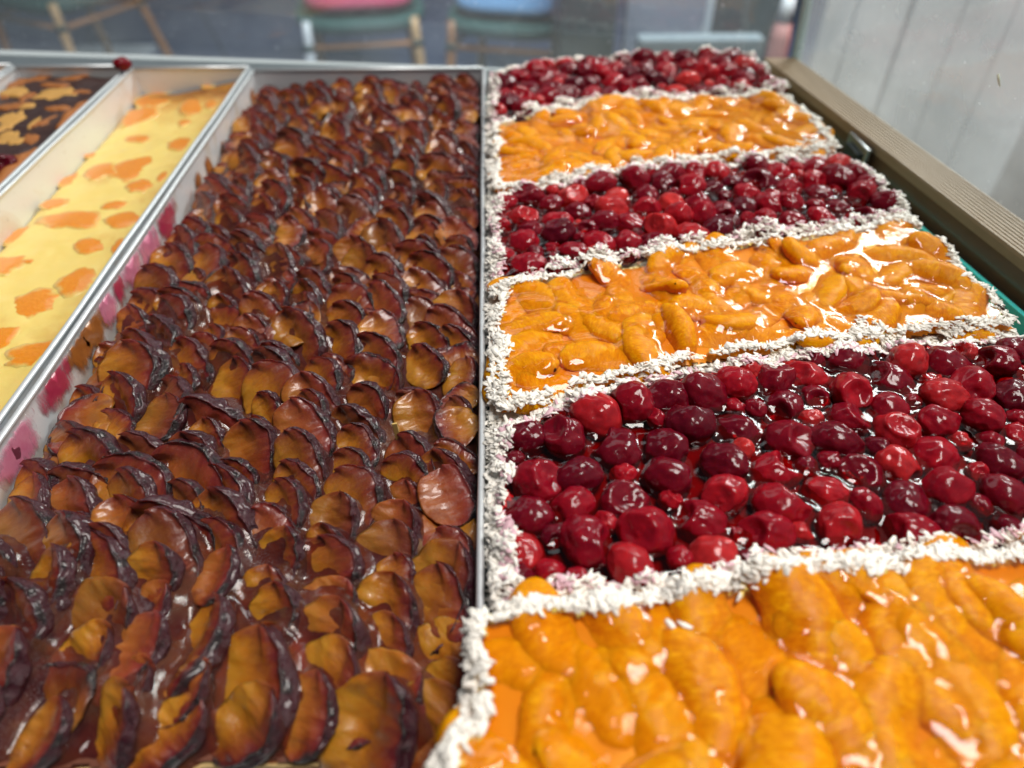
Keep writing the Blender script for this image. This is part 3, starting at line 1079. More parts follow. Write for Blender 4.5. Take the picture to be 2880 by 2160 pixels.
# ------------------------------------------------------------------ plum cake
def build_plum_cake():
    x0, x1, y0, y1 = PX0 + 0.003, PX1 - 0.003, 0.086, PY1 - 0.004
    root = thing('plum_cake', 'dark baked plum cake with overlapping plum wedges and burnt tips', 'cake', ((x0 + x1) / 2, (y0 + y1) / 2, -0.030))
    P = wobble([(x0, y0), (x1, y0), (x1, y1), (x0, y1)], 0.006, 0.0012, 3)
    prism('dough_base', P, -0.0300, -0.0245, M['dough'], root)
    F = Field(x0 - 0.004, x1 + 0.004, y0 - 0.004, y1 + 0.004, 0.0011)
    g = np.random.default_rng(5)
    ncol, nrow = 9, 44
    cw = (x1 - x0 - 0.018) / (ncol - 1)
    rh = (y1 - y0 - 0.016) / (nrow - 1)
    spots = []
    for c in range(ncol):
        ph = g.uniform(-0.5, 0.5)
        drift = g.normal(0, 0.0012)
        for r in range(nrow):
            if g.random() < 0.03:
                continue
            x = x0 + 0.009 + c * cw + g.normal(0, 0.0017) + 0.0030 * math.sin(r * 0.33 + c * 0.5) + drift
            y = y0 + 0.006 + (r + ph) * rh + g.normal(0, 0.0019)
            spots.append((y, x, c, r))
    spots.sort()
    far_v, far_f, far_c, base = [], [], [], 0
    for n, (y, x, c, r) in enumerate(spots):
        near = sstep(0.20, 0.10, y)
        yaw = R(90) + R(g.normal(32, 17)) - R(66) * near
        tilt = R(g.normal(29, 10)) - R(8) * near
        roll = -R(g.normal(10, 9)) - R(6) * near
        sc = g.uniform(0.68, 1.26) * (1 + 0.10 * near)
        x = min(max(x, x0 + 0.008), x1 - 0.008)
        y = min(max(y, y0 + 0.005), y1 - 0.010)
        z = -0.0182 - 0.0030 * (c == 0) + g.normal(0, 0.0015) + 0.0014 * math.sin(c * 2.1 + r * 0.4)
        odd = g.random()
        if odd < 0.05:
            yaw += R(g.uniform(60, 200))
            tilt *= 0.3
        elif odd < 0.10:
            tilt *= 0.4
            z += 0.0015
        m = Matrix.Translation((x, y, z)) @ Matrix.Rotation(tilt, 4, 'X') @ Matrix.Rotation(roll, 4, 'Y') @ Matrix.Rotation(yaw, 4, 'Z') @ Matrix.Scale(sc, 4)
        k = int(g.integers(0, len(PL_ME)))
        mm = np.array(m)
        w = PL_V[k] @ mm[:3, :3].T + mm[:3, 3]
        # keep inside the tray
        dx = max(0, PX0 + 0.002 - w[:, 0].min()) - max(0, w[:, 0].max() - (PX1 - 0.002))
        dy = -max(0, w[:, 1].max() - (PY1 - 0.003))
        m = Matrix.Translation((dx, dy, 0)) @ m
        w = w + np.array([dx, dy, 0])
        F.splat(w)
        if n < 300:
            put('plum_wedge', PL_ME[k], root, m)
        else:
            far_v.append(w)
            far_f.append(PL[k][1] + base)
            far_c.append(PL[k][2])
            base += len(w)
    o = put('far_plum_wedges', new_mesh('far_plum_wedges', np.concatenate(far_v), np.concatenate(far_f), M['plum'], col=np.concatenate(far_c)), root)
    o['kind'] = 'stuff'
    Z = fill_holes(fill_holes(F.Z))
    lvl = -0.0222 + 0.0016 * noise2(F.X * 22, F.Y * 22, 3)
    G = np.where(Z > -0.5, Z, lvl)
    B = blur(np.clip(G, lvl, None), 14)
    film = np.maximum(lvl, B - 0.0014 + 0.0026 * noise2(F.X * 14, F.Y * 14, 19) + 0.0014 * noise2(F.X * 45, F.Y * 45, 8) + 0.0005 * noise2(F.X * 160, F.Y * 160, 9))
    inset = poly_sdf(P, F.X, F.Y)
    film = np.where(inset < 0.004, film - (0.004 - inset) * 1.2, film)
    film = np.maximum(film, -0.0255)
    put('glaze', field_mesh('glaze', F, film, inset > -0.0005, M['plum_glaze']), root)
    put('custard', field_mesh('custard', F, np.maximum(lvl - 0.0010, -0.0243), inset > 0.0005, M['plum_custard']), root)
    # splashes of juice and baked fruit on the left tray wall
    spots = [(470, 625, 26, 34, 'juice_red'), (425, 690, 24, 40, 'juice_pink'), (375, 760, 20, 48, 'juice_pink'), (330, 800, 10, 30, 'juice_red'), (300, 850, 16, 36, 'juice_pink'),
             (262, 935, 26, 42, 'baked_residue'), (232, 985, 26, 34, 'baked_residue'), (160, 1070, 30, 40, 'juice_red'), (62, 1250, 26, 40, 'juice_pink'),
             (30, 1300, 26, 34, 'juice_pink'), (632, 420, 10, 16, 'baked_residue'), (590, 470, 9, 22, 'baked_residue'), (560, 510, 9, 16, 'baked_residue'), (688, 330, 8, 14, 'baked_residue'), (712, 275, 8, 18, 'baked_residue')]
    for k, (px, py, w, h, mk) in enumerate(spots):
        c = on_x(px, py, PX0 + 0.0022)
        c[2] = min(max(c[2], -0.019), -0.009)
        s = np.linalg.norm(c - np.array([0, 0, CAM_H])) / FPX
        a = np.linspace(0, 2 * math.pi, 40, endpoint=False)
        v, f = [(c[0] - 0.0002, c[1], c[2])], []
        for rr, th in ((0.5, 0.0004), (0.85, 0.0003), (1.0, -0.0004)):
            q = 1 + 0.22 * fbm(np.stack([np.cos(a) * 2.2, np.sin(a) * 2.2, a * 0 + k * 3.1], -1), 3, 77) * 1.6
            for i in range(40):
                zz = c[2] + math.sin(a[i]) * h * s * 1.5 * rr * q[i]
                v.append((c[0] + th - 0.0006, c[1] + math.cos(a[i]) * w * s * 3.2 * rr * q[i], min(zz, -0.0035)))
        for i in range(40):
            f.append((0, 1 + i, 1 + (i + 1) % 40))
            for ring in (0, 1):
                b = 1 + ring * 40
                f.append((b + i, b + 40 + i, b + 40 + (i + 1) % 40, b + (i + 1) % 40))
        rad = [1.0] + [1 - rr for rr in (0.5, 0.85, 1.0) for i in range(40)]
        put('juice_splash', new_mesh('juice_splash', v, f, M[mk], col=np.array([(q_, q_, q_, 1) for q_ in rad])), root)
    # almond sliver standing in the glaze
    c = on_z(1118, 1215, -0.010)
    MB().hexa([tuple(c + np.array(o) * 0.001) for o in ((-1.3, -0.5, -5), (1.3, -0.5, -5), (1.3, 0.6, -5), (-1.3, 0.6, -5), (-2.0, -0.2, 5), (0.3, -0.2, 5.5), (0.3, 0.7, 5.5), (-2.0, 0.7, 5))]).build('almond_sliver', M['twig'], root, bevel=0.0004)


build_plum_cake()


# ------------------------------------------------------------------ fruit slices on the right
def build_slice(name, label, kind, P, ztop, seed, band=0.0085, left=True, zbase=None, rs=1.0):
    g = np.random.default_rng(seed)
    P = np.array(P, float)
    cx, cy_ = P.mean(0)
    grp = 'fruit slices standing in a row'
    root = thing(name, label, 'cake slice', (cx, cy_, SHELF_Z), grp)
    cherry = kind == 'cherry'
    PW = wobble([tuple(p) for p in P], 0.004, 0.0010, seed)
    zs = ztop - 0.004 if zbase is None else zbase
    PB = [(max(x, -0.0035), y) for x, y in PW]
    prism('sponge_base', PB, SHELF_Z + 0.0005, zs, M['sponge'], root)
    prism('cream_layer', PW, zs + 0.0002, ztop, M['cream'], root)
    x0, y0 = P.min(0) - 0.008
    x1, y1 = P.max(0) + 0.008
    step = 0.0010
    F = Field(x0, x1, y0, y1, step)
    sd = poly_sdf(PW, F.X, F.Y)
    sd = np.where(sd > 0, np.minimum(sd, np.maximum(F.X - P[:, 0].min() - 0.0018, 0.0002)), sd) if left else sd
    wb = band + 0.0030 * noise2(F.X * 55, F.Y * 55, seed) + 0.002 * noise2(F.X * 160, F.Y * 160, seed + 1)
    inner = sd > wb
    # fruit
    pts = []
    level = ztop + (0.0058 if cherry else 0.0050)
    tries = 5000
    sizes = []
    for k in range(tries):
        x, y = g.uniform(P[:, 0].min(), P[:, 0].max()), g.uniform(P[:, 1].min(), P[:, 1].max())
        s = float(F.sample(sd, np.array(x), np.array(y)))
        if cherry:
            big = k < tries * 0.55
            r = g.uniform(0.0088, 0.0108) if big else g.uniform(0.0045, 0.0070)
            if s < max(band * 0.95, r * 0.8):
                continue
            if any((x - a) ** 2 + (y - b) ** 2 < ((r + q) * 0.77) ** 2 for a, b, q in pts):
                continue
        else:
            r = g.uniform(0.0140, 0.0185) * rs
            if s < max(band + 0.003, r * 0.62):
                continue
            if any((x - a) ** 2 + (y - b) ** 2 < ((r + q) * 0.37) ** 2 for a, b, q in pts):
                continue
        pts.append((x, y, r))
    for x, y, r in pts:
        if cherry:
            k = int(g.integers(0, len(CH_ME)))
            z = level + (g.uniform(-0.0048, 0.0008) if r > 0.008 else g.uniform(-0.0034, 0.0006))
            e = Euler((g.normal(0, 0.35), g.normal(0, 0.35), g.uniform(0, 6.28)))
            me, vv, nm = CH_ME[k], CH_V[k], 'cherry'
        else:
            k = int(g.integers(0, len(MA_ME)))
            z = level - 0.0016 + g.uniform(-0.0024, 0.0022)
            e = Euler((g.normal(0, 0.30), g.normal(0, 0.20), g.uniform(0, 6.28) if rs == 1 else 1.57 * g.choice([-1, 1]) + g.normal(0.15, 0.55)))
            me, vv, nm = MA_ME[k], MA_V[k], 'mandarin_segment'
            r = r * 1.05
        m = Matrix.Translation((x, y, z)) @ e.to_matrix().to_4x4() @ Matrix.Scale(r, 4)
        put(nm, me, root, m)
        mm = np.array(m)
        F.splat(vv @ mm[:3, :3].T + mm[:3, 3])
    Zf = fill_holes(fill_holes(F.Z))
    # filling under the jelly, then the jelly with its meniscus
    fz = np.full_like(Zf, ztop + 0.0006 if cherry else level + 0.0004) - (0 if cherry else 0.5) * np.clip(wb + 0.004 - sd, 0, 0.01) + 0.0006 * noise2(F.X * 90, F.Y * 90, seed + 3)
    put('filling', field_mesh('filling', F, fz, sd > wb * 0.8, M['cherry_filling' if cherry else 'mandarin_filling']), root)
    slope = 0.0006 * noise2(F.X * 18, F.Y * 18, seed + 4)
    if cherry:
        lv = level - 0.0002 + slope
        contact = Zf > lv
        D = dist_to(contact, 5) * step
        jz = lv + 0.0022 * np.exp(-D / 0.0013) * (D < 5.5 * step) - 0.0009
        jz = blur(jz, 2) + 0.00020 * noise2(F.X * 210, F.Y * 210, seed + 5)
    else:
        lv = level + 0.0024 + slope
        G = np.maximum(np.where(Zf > -0.5, Zf, lv), lv)
        jz = blur(G, 3) + 0.00030 * noise2(F.X * 110, F.Y * 110, seed + 5) + 0.0007
    jz = jz - 0.35 * np.clip(wb + 0.003 - sd, 0, 0.01)
    put('jelly', field_mesh('jelly', F, jz, sd > wb * 0.75, M['cherry_jelly' if cherry else 'mandarin_jelly']), root)
    # grated coconut round the border
    top = np.maximum(np.maximum(np.where(Zf > -0.5, Zf - 0.0004, ztop), ztop + 0.0003), np.where(inner, jz, ztop))
    n = 60000
    fx, fy = g.uniform(x0, x1, n), g.uniform(y0, y1, n)
    s = F.sample(sd, fx, fy)
    w = F.sample(wb, fx, fy)
    clump = noise2(fx * 75, fy * 75, seed + 9)
    prob = np.where(s < w, 1.0, np.clip(1 - (s - w) / 0.0042, 0, 1) ** 1.8 * np.clip(0.55 + clump, 0, 1))
    prob = np.where(s < -0.0012, 0, prob)
    prob = np.where(s > w, prob * 0.8, prob)
    if not cherry:
        prob = np.maximum(prob, (s > w) * np.clip(clump - 0.55, 0, 1) * 0.35 * (s < w + 0.012))
    # bare gaps in the border
    gap = noise2(fx * 38, fy * 38, seed + 12)
    prob = prob * np.where(gap > 0.62, 0.35, 1)
    area = (x1 - x0) * (y1 - y0)
    keep = g.random(n) < prob * (area / n) ** -1 * 3.2e-6 * (1.0 if P[:, 1].mean() < 0.35 else 0.85)
    fx, fy, s, w = fx[keep], fy[keep], s[keep], w[keep]
    pile = np.clip(s / 0.003, 0, 1) * np.clip((w + 0.002 - s) / 0.005, 0, 1)
    fz = F.sample(top, fx, fy) + g.uniform(0.0001, 0.0006, len(fx)) + pile * g.uniform(0, 0.0009, len(fx))
    fz = np.where(s < 0, np.minimum(fz, ztop - g.uniform(0, 0.004, len(fx))), fz)
    pos = np.stack([fx, fy, fz], -1)
    stained = None
    mats = [M['coconut']]
    if cherry:
        mats = [M['coconut'], M['coconut_stained']]
        stained = (s > w - 0.0015) & (g.random(len(s)) < 0.30)
    o = put('coconut_flakes', flakes_mesh('coconut_flakes', pos, g, mats, stained), root)
    o['kind'] = 'stuff'
    return root, F, top


build_slice('mandarin_slice', 'mandarin jelly slice that overlaps the rim of the plum cake tray', 'mandarin',
            [(-0.0105, 0.1175), (-0.0110, 0.0860), (-0.0200, 0.0730), (-0.0210, 0.0300), (0.262, 0.0450), (0.268, 0.1490)], 0.0050, 21, 0.0030, False, zbase=0.0012, rs=1.22)
build_slice('cherry_slice', 'cherry slice between the rim-overlapping mandarin slice and the one with the ant', 'cherry',
            [(-0.0035, 0.1200), (0.265, 0.1515), (0.259, 0.2600), (0.147, 0.2490), (0.085, 0.2370), (-0.0035, 0.2070)], 0.0000, 22, 0.0028)
sc_root, sc_F, sc_top = build_slice('mandarin_slice', 'mandarin jelly slice with an ant on its coconut border', 'mandarin',
            [(-0.0035, 0.2095), (0.085, 0.2395), (0.147, 0.2515), (0.253, 0.2625), (0.2440, 0.3640), (0.095, 0.3330), (-0.0035, 0.3025)], 0.0000, 23, 0.0028)
build_slice('cherry_slice', 'cherry slice with a shining wet pool of jelly at its rail end', 'cherry',
            [(-0.0035, 0.3050), (0.095, 0.3355), (0.2470, 0.3670), (0.2400, 0.4560), (0.101, 0.4320), (-0.0035, 0.4010)], 0.0000, 24, 0.0028)
build_slice('mandarin_slice', 'mandarin slice with thick coconut patches beside the metal clip', 'mandarin',
            [(-0.0035, 0.4035), (0.101, 0.4345), (0.2380, 0.4585), (0.2335, 0.5610), (0.082, 0.5480), (-0.0035, 0.5080)], 0.0000, 25, 0.0028)
build_slice('cherry_slice', 'cherry slice at the end of the row against the front glass pane', 'cherry',
            [(-0.0035, 0.5105), (0.082, 0.5505), (0.2350, 0.5635), (0.2290, 0.6580), (0.224, 0.6660), (0.043, 0.6370), (-0.001, 0.6070)], 0.0010, 26, 0.0028)


# ------------------------------------------------------------------ ant on the coconut
def build_ant():
    p = on_z(2790, 905, 0.003)
    x, y = min(p[0], 0.2445), p[1]
    z = float(sc_F.sample(sc_top, np.array(x), np.array(y))) + 0.0040
    a = thing('ant', 'tiny brown ant on the coconut border of a mandarin slice', 'ant', (x, y, z))
    b = MB()
    d = np.array([0.25, -0.95, 0.0])
    c = np.array([x, y, z])
    b.ball(c + d * 0.0017, 0.00075, 0.0011, 0.0007)
    b.ball(c, 0.00045, 0.0008, 0.0005)
    b.ball(c - d * 0.0014, 0.0006, 0.0006, 0.00055)
    b.build('body', M['ant'], a, True)
    for s in (-1, 1):
        for k, off in enumerate((-0.0006, 0.0, 0.0006)):
            st = c + d * off
            sd_ = np.array([0.95, 0.25, 0]) * s
            sp = d * (k - 1) * 0.0013
            MB().tube([st, st + sd_ * 0.0012 + sp * 0.6 + [0, 0, 0.0006], st + sd_ * 0.0026 + sp * 1.5 + [0, 0, -0.0012]], 0.00013, 5).build('leg', M['ant'], a, True)


build_ant()


# ------------------------------------------------------------------ narrow trays on the left
def blob_piece(name, c, rx, ry, rot, h, mat, parent, k, rough=0.3, dome=0.7):
    a = np.linspace(0, 2 * math.pi, 36, endpoint=False)
    q = 1 + rough * 1.5 * fbm(np.stack([np.cos(a) * 1.5, np.sin(a) * 1.5, a * 0 + k * 2.7], -1), 3, 31)
    ca, sa = math.cos(rot), math.sin(rot)
    v, f = [(c[0], c[1], c[2] + h)], []
    for rr, zz in ((0.45, 0.93), (0.8, dome), (0.97, 0.28), (1.0, -0.6)):
        for i in range(36):
            lx, ly = math.cos(a[i]) * rx * rr * q[i], math.sin(a[i]) * ry * rr * q[i]
            wz = 0.12 * h * float(noise(np.array([lx * 300, ly * 300, k * 1.3])))
            v.append((c[0] + lx * ca - ly * sa, c[1] + lx * sa + ly * ca, c[2] + h * zz + wz))
    for i in range(36):
        j = (i + 1) % 36
        f.append((0, 1 + i, 1 + j))
        for r_ in range(3):
            b = 1 + r_ * 36
            f.append((b + i, b + 36 + i, b + 36 + j, b + j))
    rad = [1.0] + [1 - rr for rr in (0.45, 0.8, 0.97, 1.0) for i in range(36)]
    col = np.array([(q_, q_, q_, 1) for q_ in rad])
    return put(name, new_mesh(name, v, f, mat, col=col), parent)


def build_cheesecake():
    x0, x1, y0, y1 = -0.3130, -0.2145, 0.100, 0.650
    root = thing('mandarin_cheesecake', 'pale yellow cheesecake dotted with baked mandarin pieces', 'cake', ((x0 + x1) / 2, 0.38, -0.030))
    F = Field(x0, x1, y0, y1, 0.0016)
    ex = x1 - F.X
    el = F.X - x0
    ef = y1 - F.Y
    Z = -0.0225 + 0.0012 * noise2(F.X * 40, F.Y * 40, 5) + 0.0006 * noise2(F.X * 110, F.Y * 110, 6)
    Z += 0.0085 * np.exp(-ex / 0.010) + 0.010 * np.exp(-ef / 0.025) * sstep(0.02, 0.09, el)
    Z -= 0.004 * np.exp(-el / 0.004)
    br = 1.0 * np.exp(-ex / 0.016) + 1.1 * np.exp(-ef / 0.045) + 0.25 * np.exp(-el / 0.006)
    col = np.stack([np.clip(br, 0, 1)] * 3 + [np.ones_like(br)], -1)
    put('filling', field_mesh('filling', F, Z, np.ones_like(Z, bool), M['cheesecake'], col), root)
    MB().box(x0, x1, y0, y1 - 0.001, -0.0300, -0.0275).build('dough_base', M['dough'], root)
    pcs = [(390, 330, 46, 30), (434, 282, 48, 22), (547, 304, 42, 26), (603, 250, 30, 15), (388, 388, 40, 11), (512, 408, 42, 20), (372, 470, 56, 42), (285, 482, 46, 20),
           (397, 525, 38, 19), (150, 575, 36, 14), (325, 575, 35, 13), (200, 618, 88, 26), (356, 614, 58, 25), (45, 655, 40, 22), (256, 694, 60, 24), (345, 700, 26, 26),
           (221, 789, 55, 42), (87, 855, 74, 38), (13, 746, 55, 25), (5, 945, 40, 36), (100, 1000, 90, 34), (190, 500, 36, 18), (243, 432, 36, 7), (80, 735, 16, 6), (520, 345, 24, 10), (458, 500, 14, 16), (600, 300, 20, 16)]
    for k, (px, py, w, h) in enumerate(pcs):
        p = on_z(px, py, -0.0225)
        if not (x0 + 0.004 < p[0] < x1 - 0.002 and p[1] < y1 - 0.01):
            p[0] = min(max(p[0], x0 + 0.005), x1 - 0.008)
        zz = float(F.sample(Z, np.array(p[0]), np.array(p[1])))
        s = np.linalg.norm(p - np.array([0, 0, CAM_H])) / FPX
        dep = s / max(0.3, CAM_H / np.linalg.norm(p - np.array([0, 0, CAM_H])))
        rx, ry = w * s * 0.88, h * dep * 0.72
        rx = min(rx, p[0] - x0 + 0.002, x1 - p[0] + 0.004) if rx > 0.006 else rx
        blob_piece('mandarin_piece', (p[0], p[1], zz - 0.0004), rx, ry, R(rng.uniform(-15, 15)), 0.0010, M['baked_mandarin'], root, k)


def build_chocolate():
    x0, x1, y0, y1 = -0.4180, -0.3215, 0.150, 0.657
    root = thing('chocolate_cake', 'dark chocolate cake marbled with tan crust pieces', 'cake', ((x0 + x1) / 2, 0.42, -0.030))
    F = Field(x0, x1, y0, y1, 0.0018)
    Z = -0.0085 + 0.0020 * noise2(F.X * 30, F.Y * 30, 15) + 0.0008 * noise2(F.X * 90, F.Y * 90, 16)
    Z -= 0.003 * np.exp(-(F.X - x0) / 0.006)
    put('icing', field_mesh('icing', F, Z, np.ones_like(Z, bool), M['chocolate']), root)
    MB().box(x0, x1, y0, y1 - 0.001, -0.0300, -0.0130).build('sponge_base', M['sponge'], root)
    g = np.random.default_rng(8)
    # pieces read off the photograph: px, py, half width, half height, angle, pale?
    pcs = [(60, 232, 26, 7, 20, 0), (110, 222, 26, 6, 15, 0), (200, 222, 30, 4, 25, 0), (150, 240, 36, 4, -8, 0), (45, 258, 26, 7, -12, 1), (150, 265, 44, 12, -5, 1),
           (70, 275, 18, 8, 10, 0), (15, 268, 14, 7, 0, 0), (40, 300, 36, 6, 12, 0), (80, 300, 18, 5, 25, 1), (28, 338, 28, 18, 0, 1), (158, 305, 26, 5, 0, 0), (95, 345, 6, 10, 0, 1),
           (115, 345, 10, 12, -20, 0), (20, 385, 26, 20, 10, 1), (45, 395, 20, 8, 30, 1), (88, 392, 18, 14, 25, 0), (40, 450, 18, 14, 20, 0), (20, 492, 18, 8, 10, 0), (55, 318, 6, 5, 0, 1), (225, 258, 24, 4, 15, 0), (130, 208, 20, 4, 10, 0)]
    for k, (px, py, w, h, rot, pale) in enumerate(pcs):
        p = on_z(px, py, -0.0085)
        p[0] = min(max(p[0], x0 + 0.006), x1 - 0.006)
        zz = float(F.sample(Z, np.array(p[0]), np.array(p[1])))
        dist = np.linalg.norm(p - np.array([0, 0, CAM_H]))
        s = dist / FPX
        blob_piece('crust_piece', (p[0], p[1], zz - 0.0003), w * s, h * s * dist / CAM_H * 0.9, R(rot), 0.0012, M['crust_pale' if pale else 'crust'], root, k + 50, 0.55, 0.8)
    # crust edge along the right wall, in broken lengths
    for k, (ya, yb) in enumerate(((0.535, 0.590), (0.440, 0.500), (0.330, 0.420), (0.210, 0.322))):
        n = 14
        pts = [(x1 - 0.0068 + 0.0008 * math.sin(i * 0.9 + k), ya + (yb - ya) * i / n, -0.0062 + 0.0006 * math.sin(i * 1.3 + k)) for i in range(n + 1)]
        rad = [0.0052 * min(1, 0.55 + 0.5 * math.sin(math.pi * min(1, max(0, i / n)))) for i in range(n + 1)]
        MB().tube(pts, rad, 12).build('crust_edge', M['crust'], root, True)


def build_left_cake():
    x0, x1, y0, y1 = -0.5240, -0.4265, 0.30, 0.664
    root = thing('golden_cake', 'sliver of golden baked cake in the tray past the chocolate cake', 'cake', ((x0 + x1) / 2, 0.48, -0.030))
    F = Field(x0, x1, y0, y1, 0.003)
    Z = -0.0100 + 0.0015 * noise2(F.X * 45, F.Y * 45, 25)
    put('topping', field_mesh('topping', F, Z, np.ones_like(Z, bool), M['yellow_cake']), root)
    MB().box(x0, x1, y0, y1 - 0.001, -0.0300, -0.0130).build('sponge_base', M['sponge'], root)


build_cheesecake()
build_chocolate()
build_left_cake()


def loose_cherry(label, loc, r, k):
    o = put('loose_cherry', CH_ME[k], None, Matrix.Translation(loc) @ Euler((0.3, 0.2, k)).to_matrix().to_4x4() @ Matrix.Scale(r, 4))
    tag(o, label, 'cherry')


pc = on_z(336, 192, 0.006)
loose_cherry('single small cherry sitting on the corner of the tray rims', (-0.3170, 0.645, 0.0062), 0.0068, 1)
pc = on_z(14, 470, -0.004)
loose_cherry('squashed small cherry lying on the chocolate cake', (max(pc[0], -0.412), pc[1], -0.0030), 0.0085, 4)


# ------------------------------------------------------------------ street behind the glass
def build_street():
    fl = structure(MB().box(-9, 9, 0.8, 14, FLOOR_Z - 0.10, FLOOR_Z - 0.012).build('ground', M['joint']))
    # paving slabs in view
    rot = R(24)
    base = MB().box(-0.296, 0.296, -0.296, 0.296, -0.0118, 0.0).mesh('paving_slab', M['paving'], bevel=0.004)
    for i in range(-7, 12):
        for j in range(-1, 15):
            x, y = i * 0.6, 1.0 + j * 0.6
            xr = x * math.cos(rot) - (y - 3) * math.sin(rot)
            yr = 3 + x * math.sin(rot) + (y - 3) * math.cos(rot)
            if -3.6 < xr < 3.8 and 1.5 < yr < 6.8:
                put('paving_slab', base, fl, Matrix.Translation((xr, yr, FLOOR_Z)) @ Matrix.Rotation(rot, 4, 'Z'))
    # chairs
    def chair(label, pos, yaw, sunlit_legs):
        t = thing('bistro_chair', label, 'chair', (pos[0], pos[1], FLOOR_Z), 'bistro chairs on the pavement')
        B = Matrix.Translation((pos[0], pos[1], FLOOR_Z)) @ Matrix.Rotation(yaw, 4, 'Z')

        def w(x, y, z):
            return tuple(B @ Vector((x, y, z)))
        hs = 0.44
        tops = [(-0.19, -0.19), (0.19, -0.19), (0.17, 0.19), (-0.17, 0.19)]
        feet = [(-0.225, -0.215), (0.225, -0.215), (0.215, 0.27), (-0.215, 0.27)]
        for k in range(4):
            m = M['white_paint_and_sun'] if k in sunlit_legs else (M['bamboo_pale'] if k % 2 else M['bamboo'])  # direct sun on a listed leg is painted in as white
            pts = [w(feet[k][0] + (tops[k][0] - feet[k][0]) * s, feet[k][1] + (tops[k][1] - feet[k][1]) * s, 0.002 + (hs - 0.002) * s) for s in np.linspace(0, 1, 9)]
            leg = MB().tube(pts, [0.0165 + 0.002 * (i % 3 == 0) for i in range(9)], 12).build('leg', m, t, True)
            q = [feet[k][a] + (tops[k][a] - feet[k][a]) * 0.80 for a in (0, 1)]
            MB().tube([w(q[0], q[1], hs * 0.78), w(q[0], q[1], hs * 0.83)], 0.021, 12).build('binding', M['wicker_band'], leg, True)
        for a, b in ((0, 1), (1, 2), (2, 3), (3, 0)):
            pa = [feet[a][k] + (tops[a][k] - feet[a][k]) * 0.80 for k in (0, 1)]
            pb = [feet[b][k] + (tops[b][k] - feet[b][k]) * 0.80 for k in (0, 1)]
            MB().tube([w(pa[0], pa[1], hs * 0.80), w(pb[0], pb[1], hs * 0.80)], 0.010, 10).build('stretcher', M['bamboo'], t, True)
        v, f = [], []
        n = 40
        for zz, rr in ((hs - 0.045, 0.93), (hs - 0.020, 1.02), (hs + 0.004, 1.0), (hs + 0.006, 0.85)):
            for i in range(n):
                a = 2 * math.pi * i / n
                ca, sa = math.cos(a), math.sin(a)
                e = (abs(ca) ** 3.2 + abs(sa) ** 3.2) ** (-1 / 3.2)
                v.append(w(0.235 * rr * e * ca, 0.235 * rr * e * sa, zz))
        for r_ in range(3):
            for i in range(n):
                j = (i + 1) % n
                f.append((r_ * n + i, r_ * n + j, (r_ + 1) * n + j, (r_ + 1) * n + i))
        f += [tuple(reversed(range(n))), tuple(range(3 * n, 4 * n))]
        put('seat', new_mesh('seat', v, f, M['wicker']), t)
        for sx in (-1, 1):
            MB().tube([w(0.18 * sx, 0.20, hs), w(0.19 * sx, 0.25, hs + 0.25), w(0.17 * sx, 0.29, hs + 0.44)], 0.015, 10).build('back_post', M['bamboo_pale'], t, True)
        v, f = [], []
        for a in range(13):
            s = a / 12 * 2 - 1
            for b in range(7):
                zz = hs + 0.09 + 0.35 * b / 6
                yy = 0.215 + 0.10 * (b / 6) + 0.03 * (1 - s * s)
                v += [w(0.185 * s, yy, zz)]
        nq = len(v)
        for a in range(13):
            s = a / 12 * 2 - 1
            for b in range(7):
                zz = hs + 0.09 + 0.35 * b / 6
                yy = 0.227 + 0.10 * (b / 6) + 0.03 * (1 - s * s)
                v += [w(0.185 * s, yy, zz)]
        for a in range(12):
            for b in range(6):
                q = (a * 7 + b, (a + 1) * 7 + b, (a + 1) * 7 + b + 1, a * 7 + b + 1)
                f += [q, tuple(reversed([x + nq for x in q]))]
        put('backrest', new_mesh('backrest', v, f, M['wicker']), t)
        return B, hs

    def cushion(name, label, B, hs, mat, sx, sy, dz=0.0):
        v, f = [], []
        n, m = 36, 9
        for j in range(m + 1):
            ph = -math.pi / 2 + math.pi * j / m
            for i in range(n):
                a = 2 * math.pi * i / n
                ca, sa = math.cos(a), math.sin(a)
                e = (abs(ca) ** 4 + abs(sa) ** 4) ** -0.25
                rr = math.cos(ph) ** 0.5 if math.cos(ph) > 1e-6 else 0
                v.append(tuple(B @ Vector((sx * rr * e * ca, sy * rr * e * sa, hs + 0.0075 + 0.038 + dz + 0.038 * math.sin(ph)))))
        for j in range(m):
            for i in range(n):
                k = (i + 1) % n
                f.append((j * n + i, j * n + k, (j + 1) * n + k, (j + 1) * n + i))
        o = put(name, new_mesh(name, v, f, mat), None)
        tag(o, label, 'cushion')

    p = on_z(150, 20, FLOOR_Z + 0.40)
    chair('green wicker chair with bamboo legs and no cushion', (p[0] - 0.02, p[1] + 0.15), R(-28), ())
    p = on_z(1000, 100, FLOOR_Z + 0.40)
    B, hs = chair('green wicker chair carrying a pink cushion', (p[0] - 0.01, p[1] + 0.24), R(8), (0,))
    cushion('seat_cushion', 'pink seat cushion on a green wicker chair', B, hs, M['pink_cloth'], 0.20, 0.20)
    p = on_z(1440, 120, FLOOR_Z + 0.40)
    B, hs = chair('green wicker chair carrying a light blue cushion', (p[0] + 0.02, p[1] + 0.26), R(-14), ())
    cushion('seat_cushion', 'light blue seat cushion on a green wicker chair', B, hs, M['blue_cloth'], 0.20, 0.20)
    # low white sheet of metal on the ground below the first chair
    p = on_z(330, 165, FLOOR_Z)
    o = MB().box(p[0] - 0.22, p[0] + 0.16, p[1] - 0.10, p[1] + 0.12, FLOOR_Z + 0.001, FLOOR_Z + 0.03).build('white_plate', M['white_paint_and_sun'], None, bevel=0.004)
    tag(o, 'low white plate lying on the pavement beside the chair without cushion', 'plate')
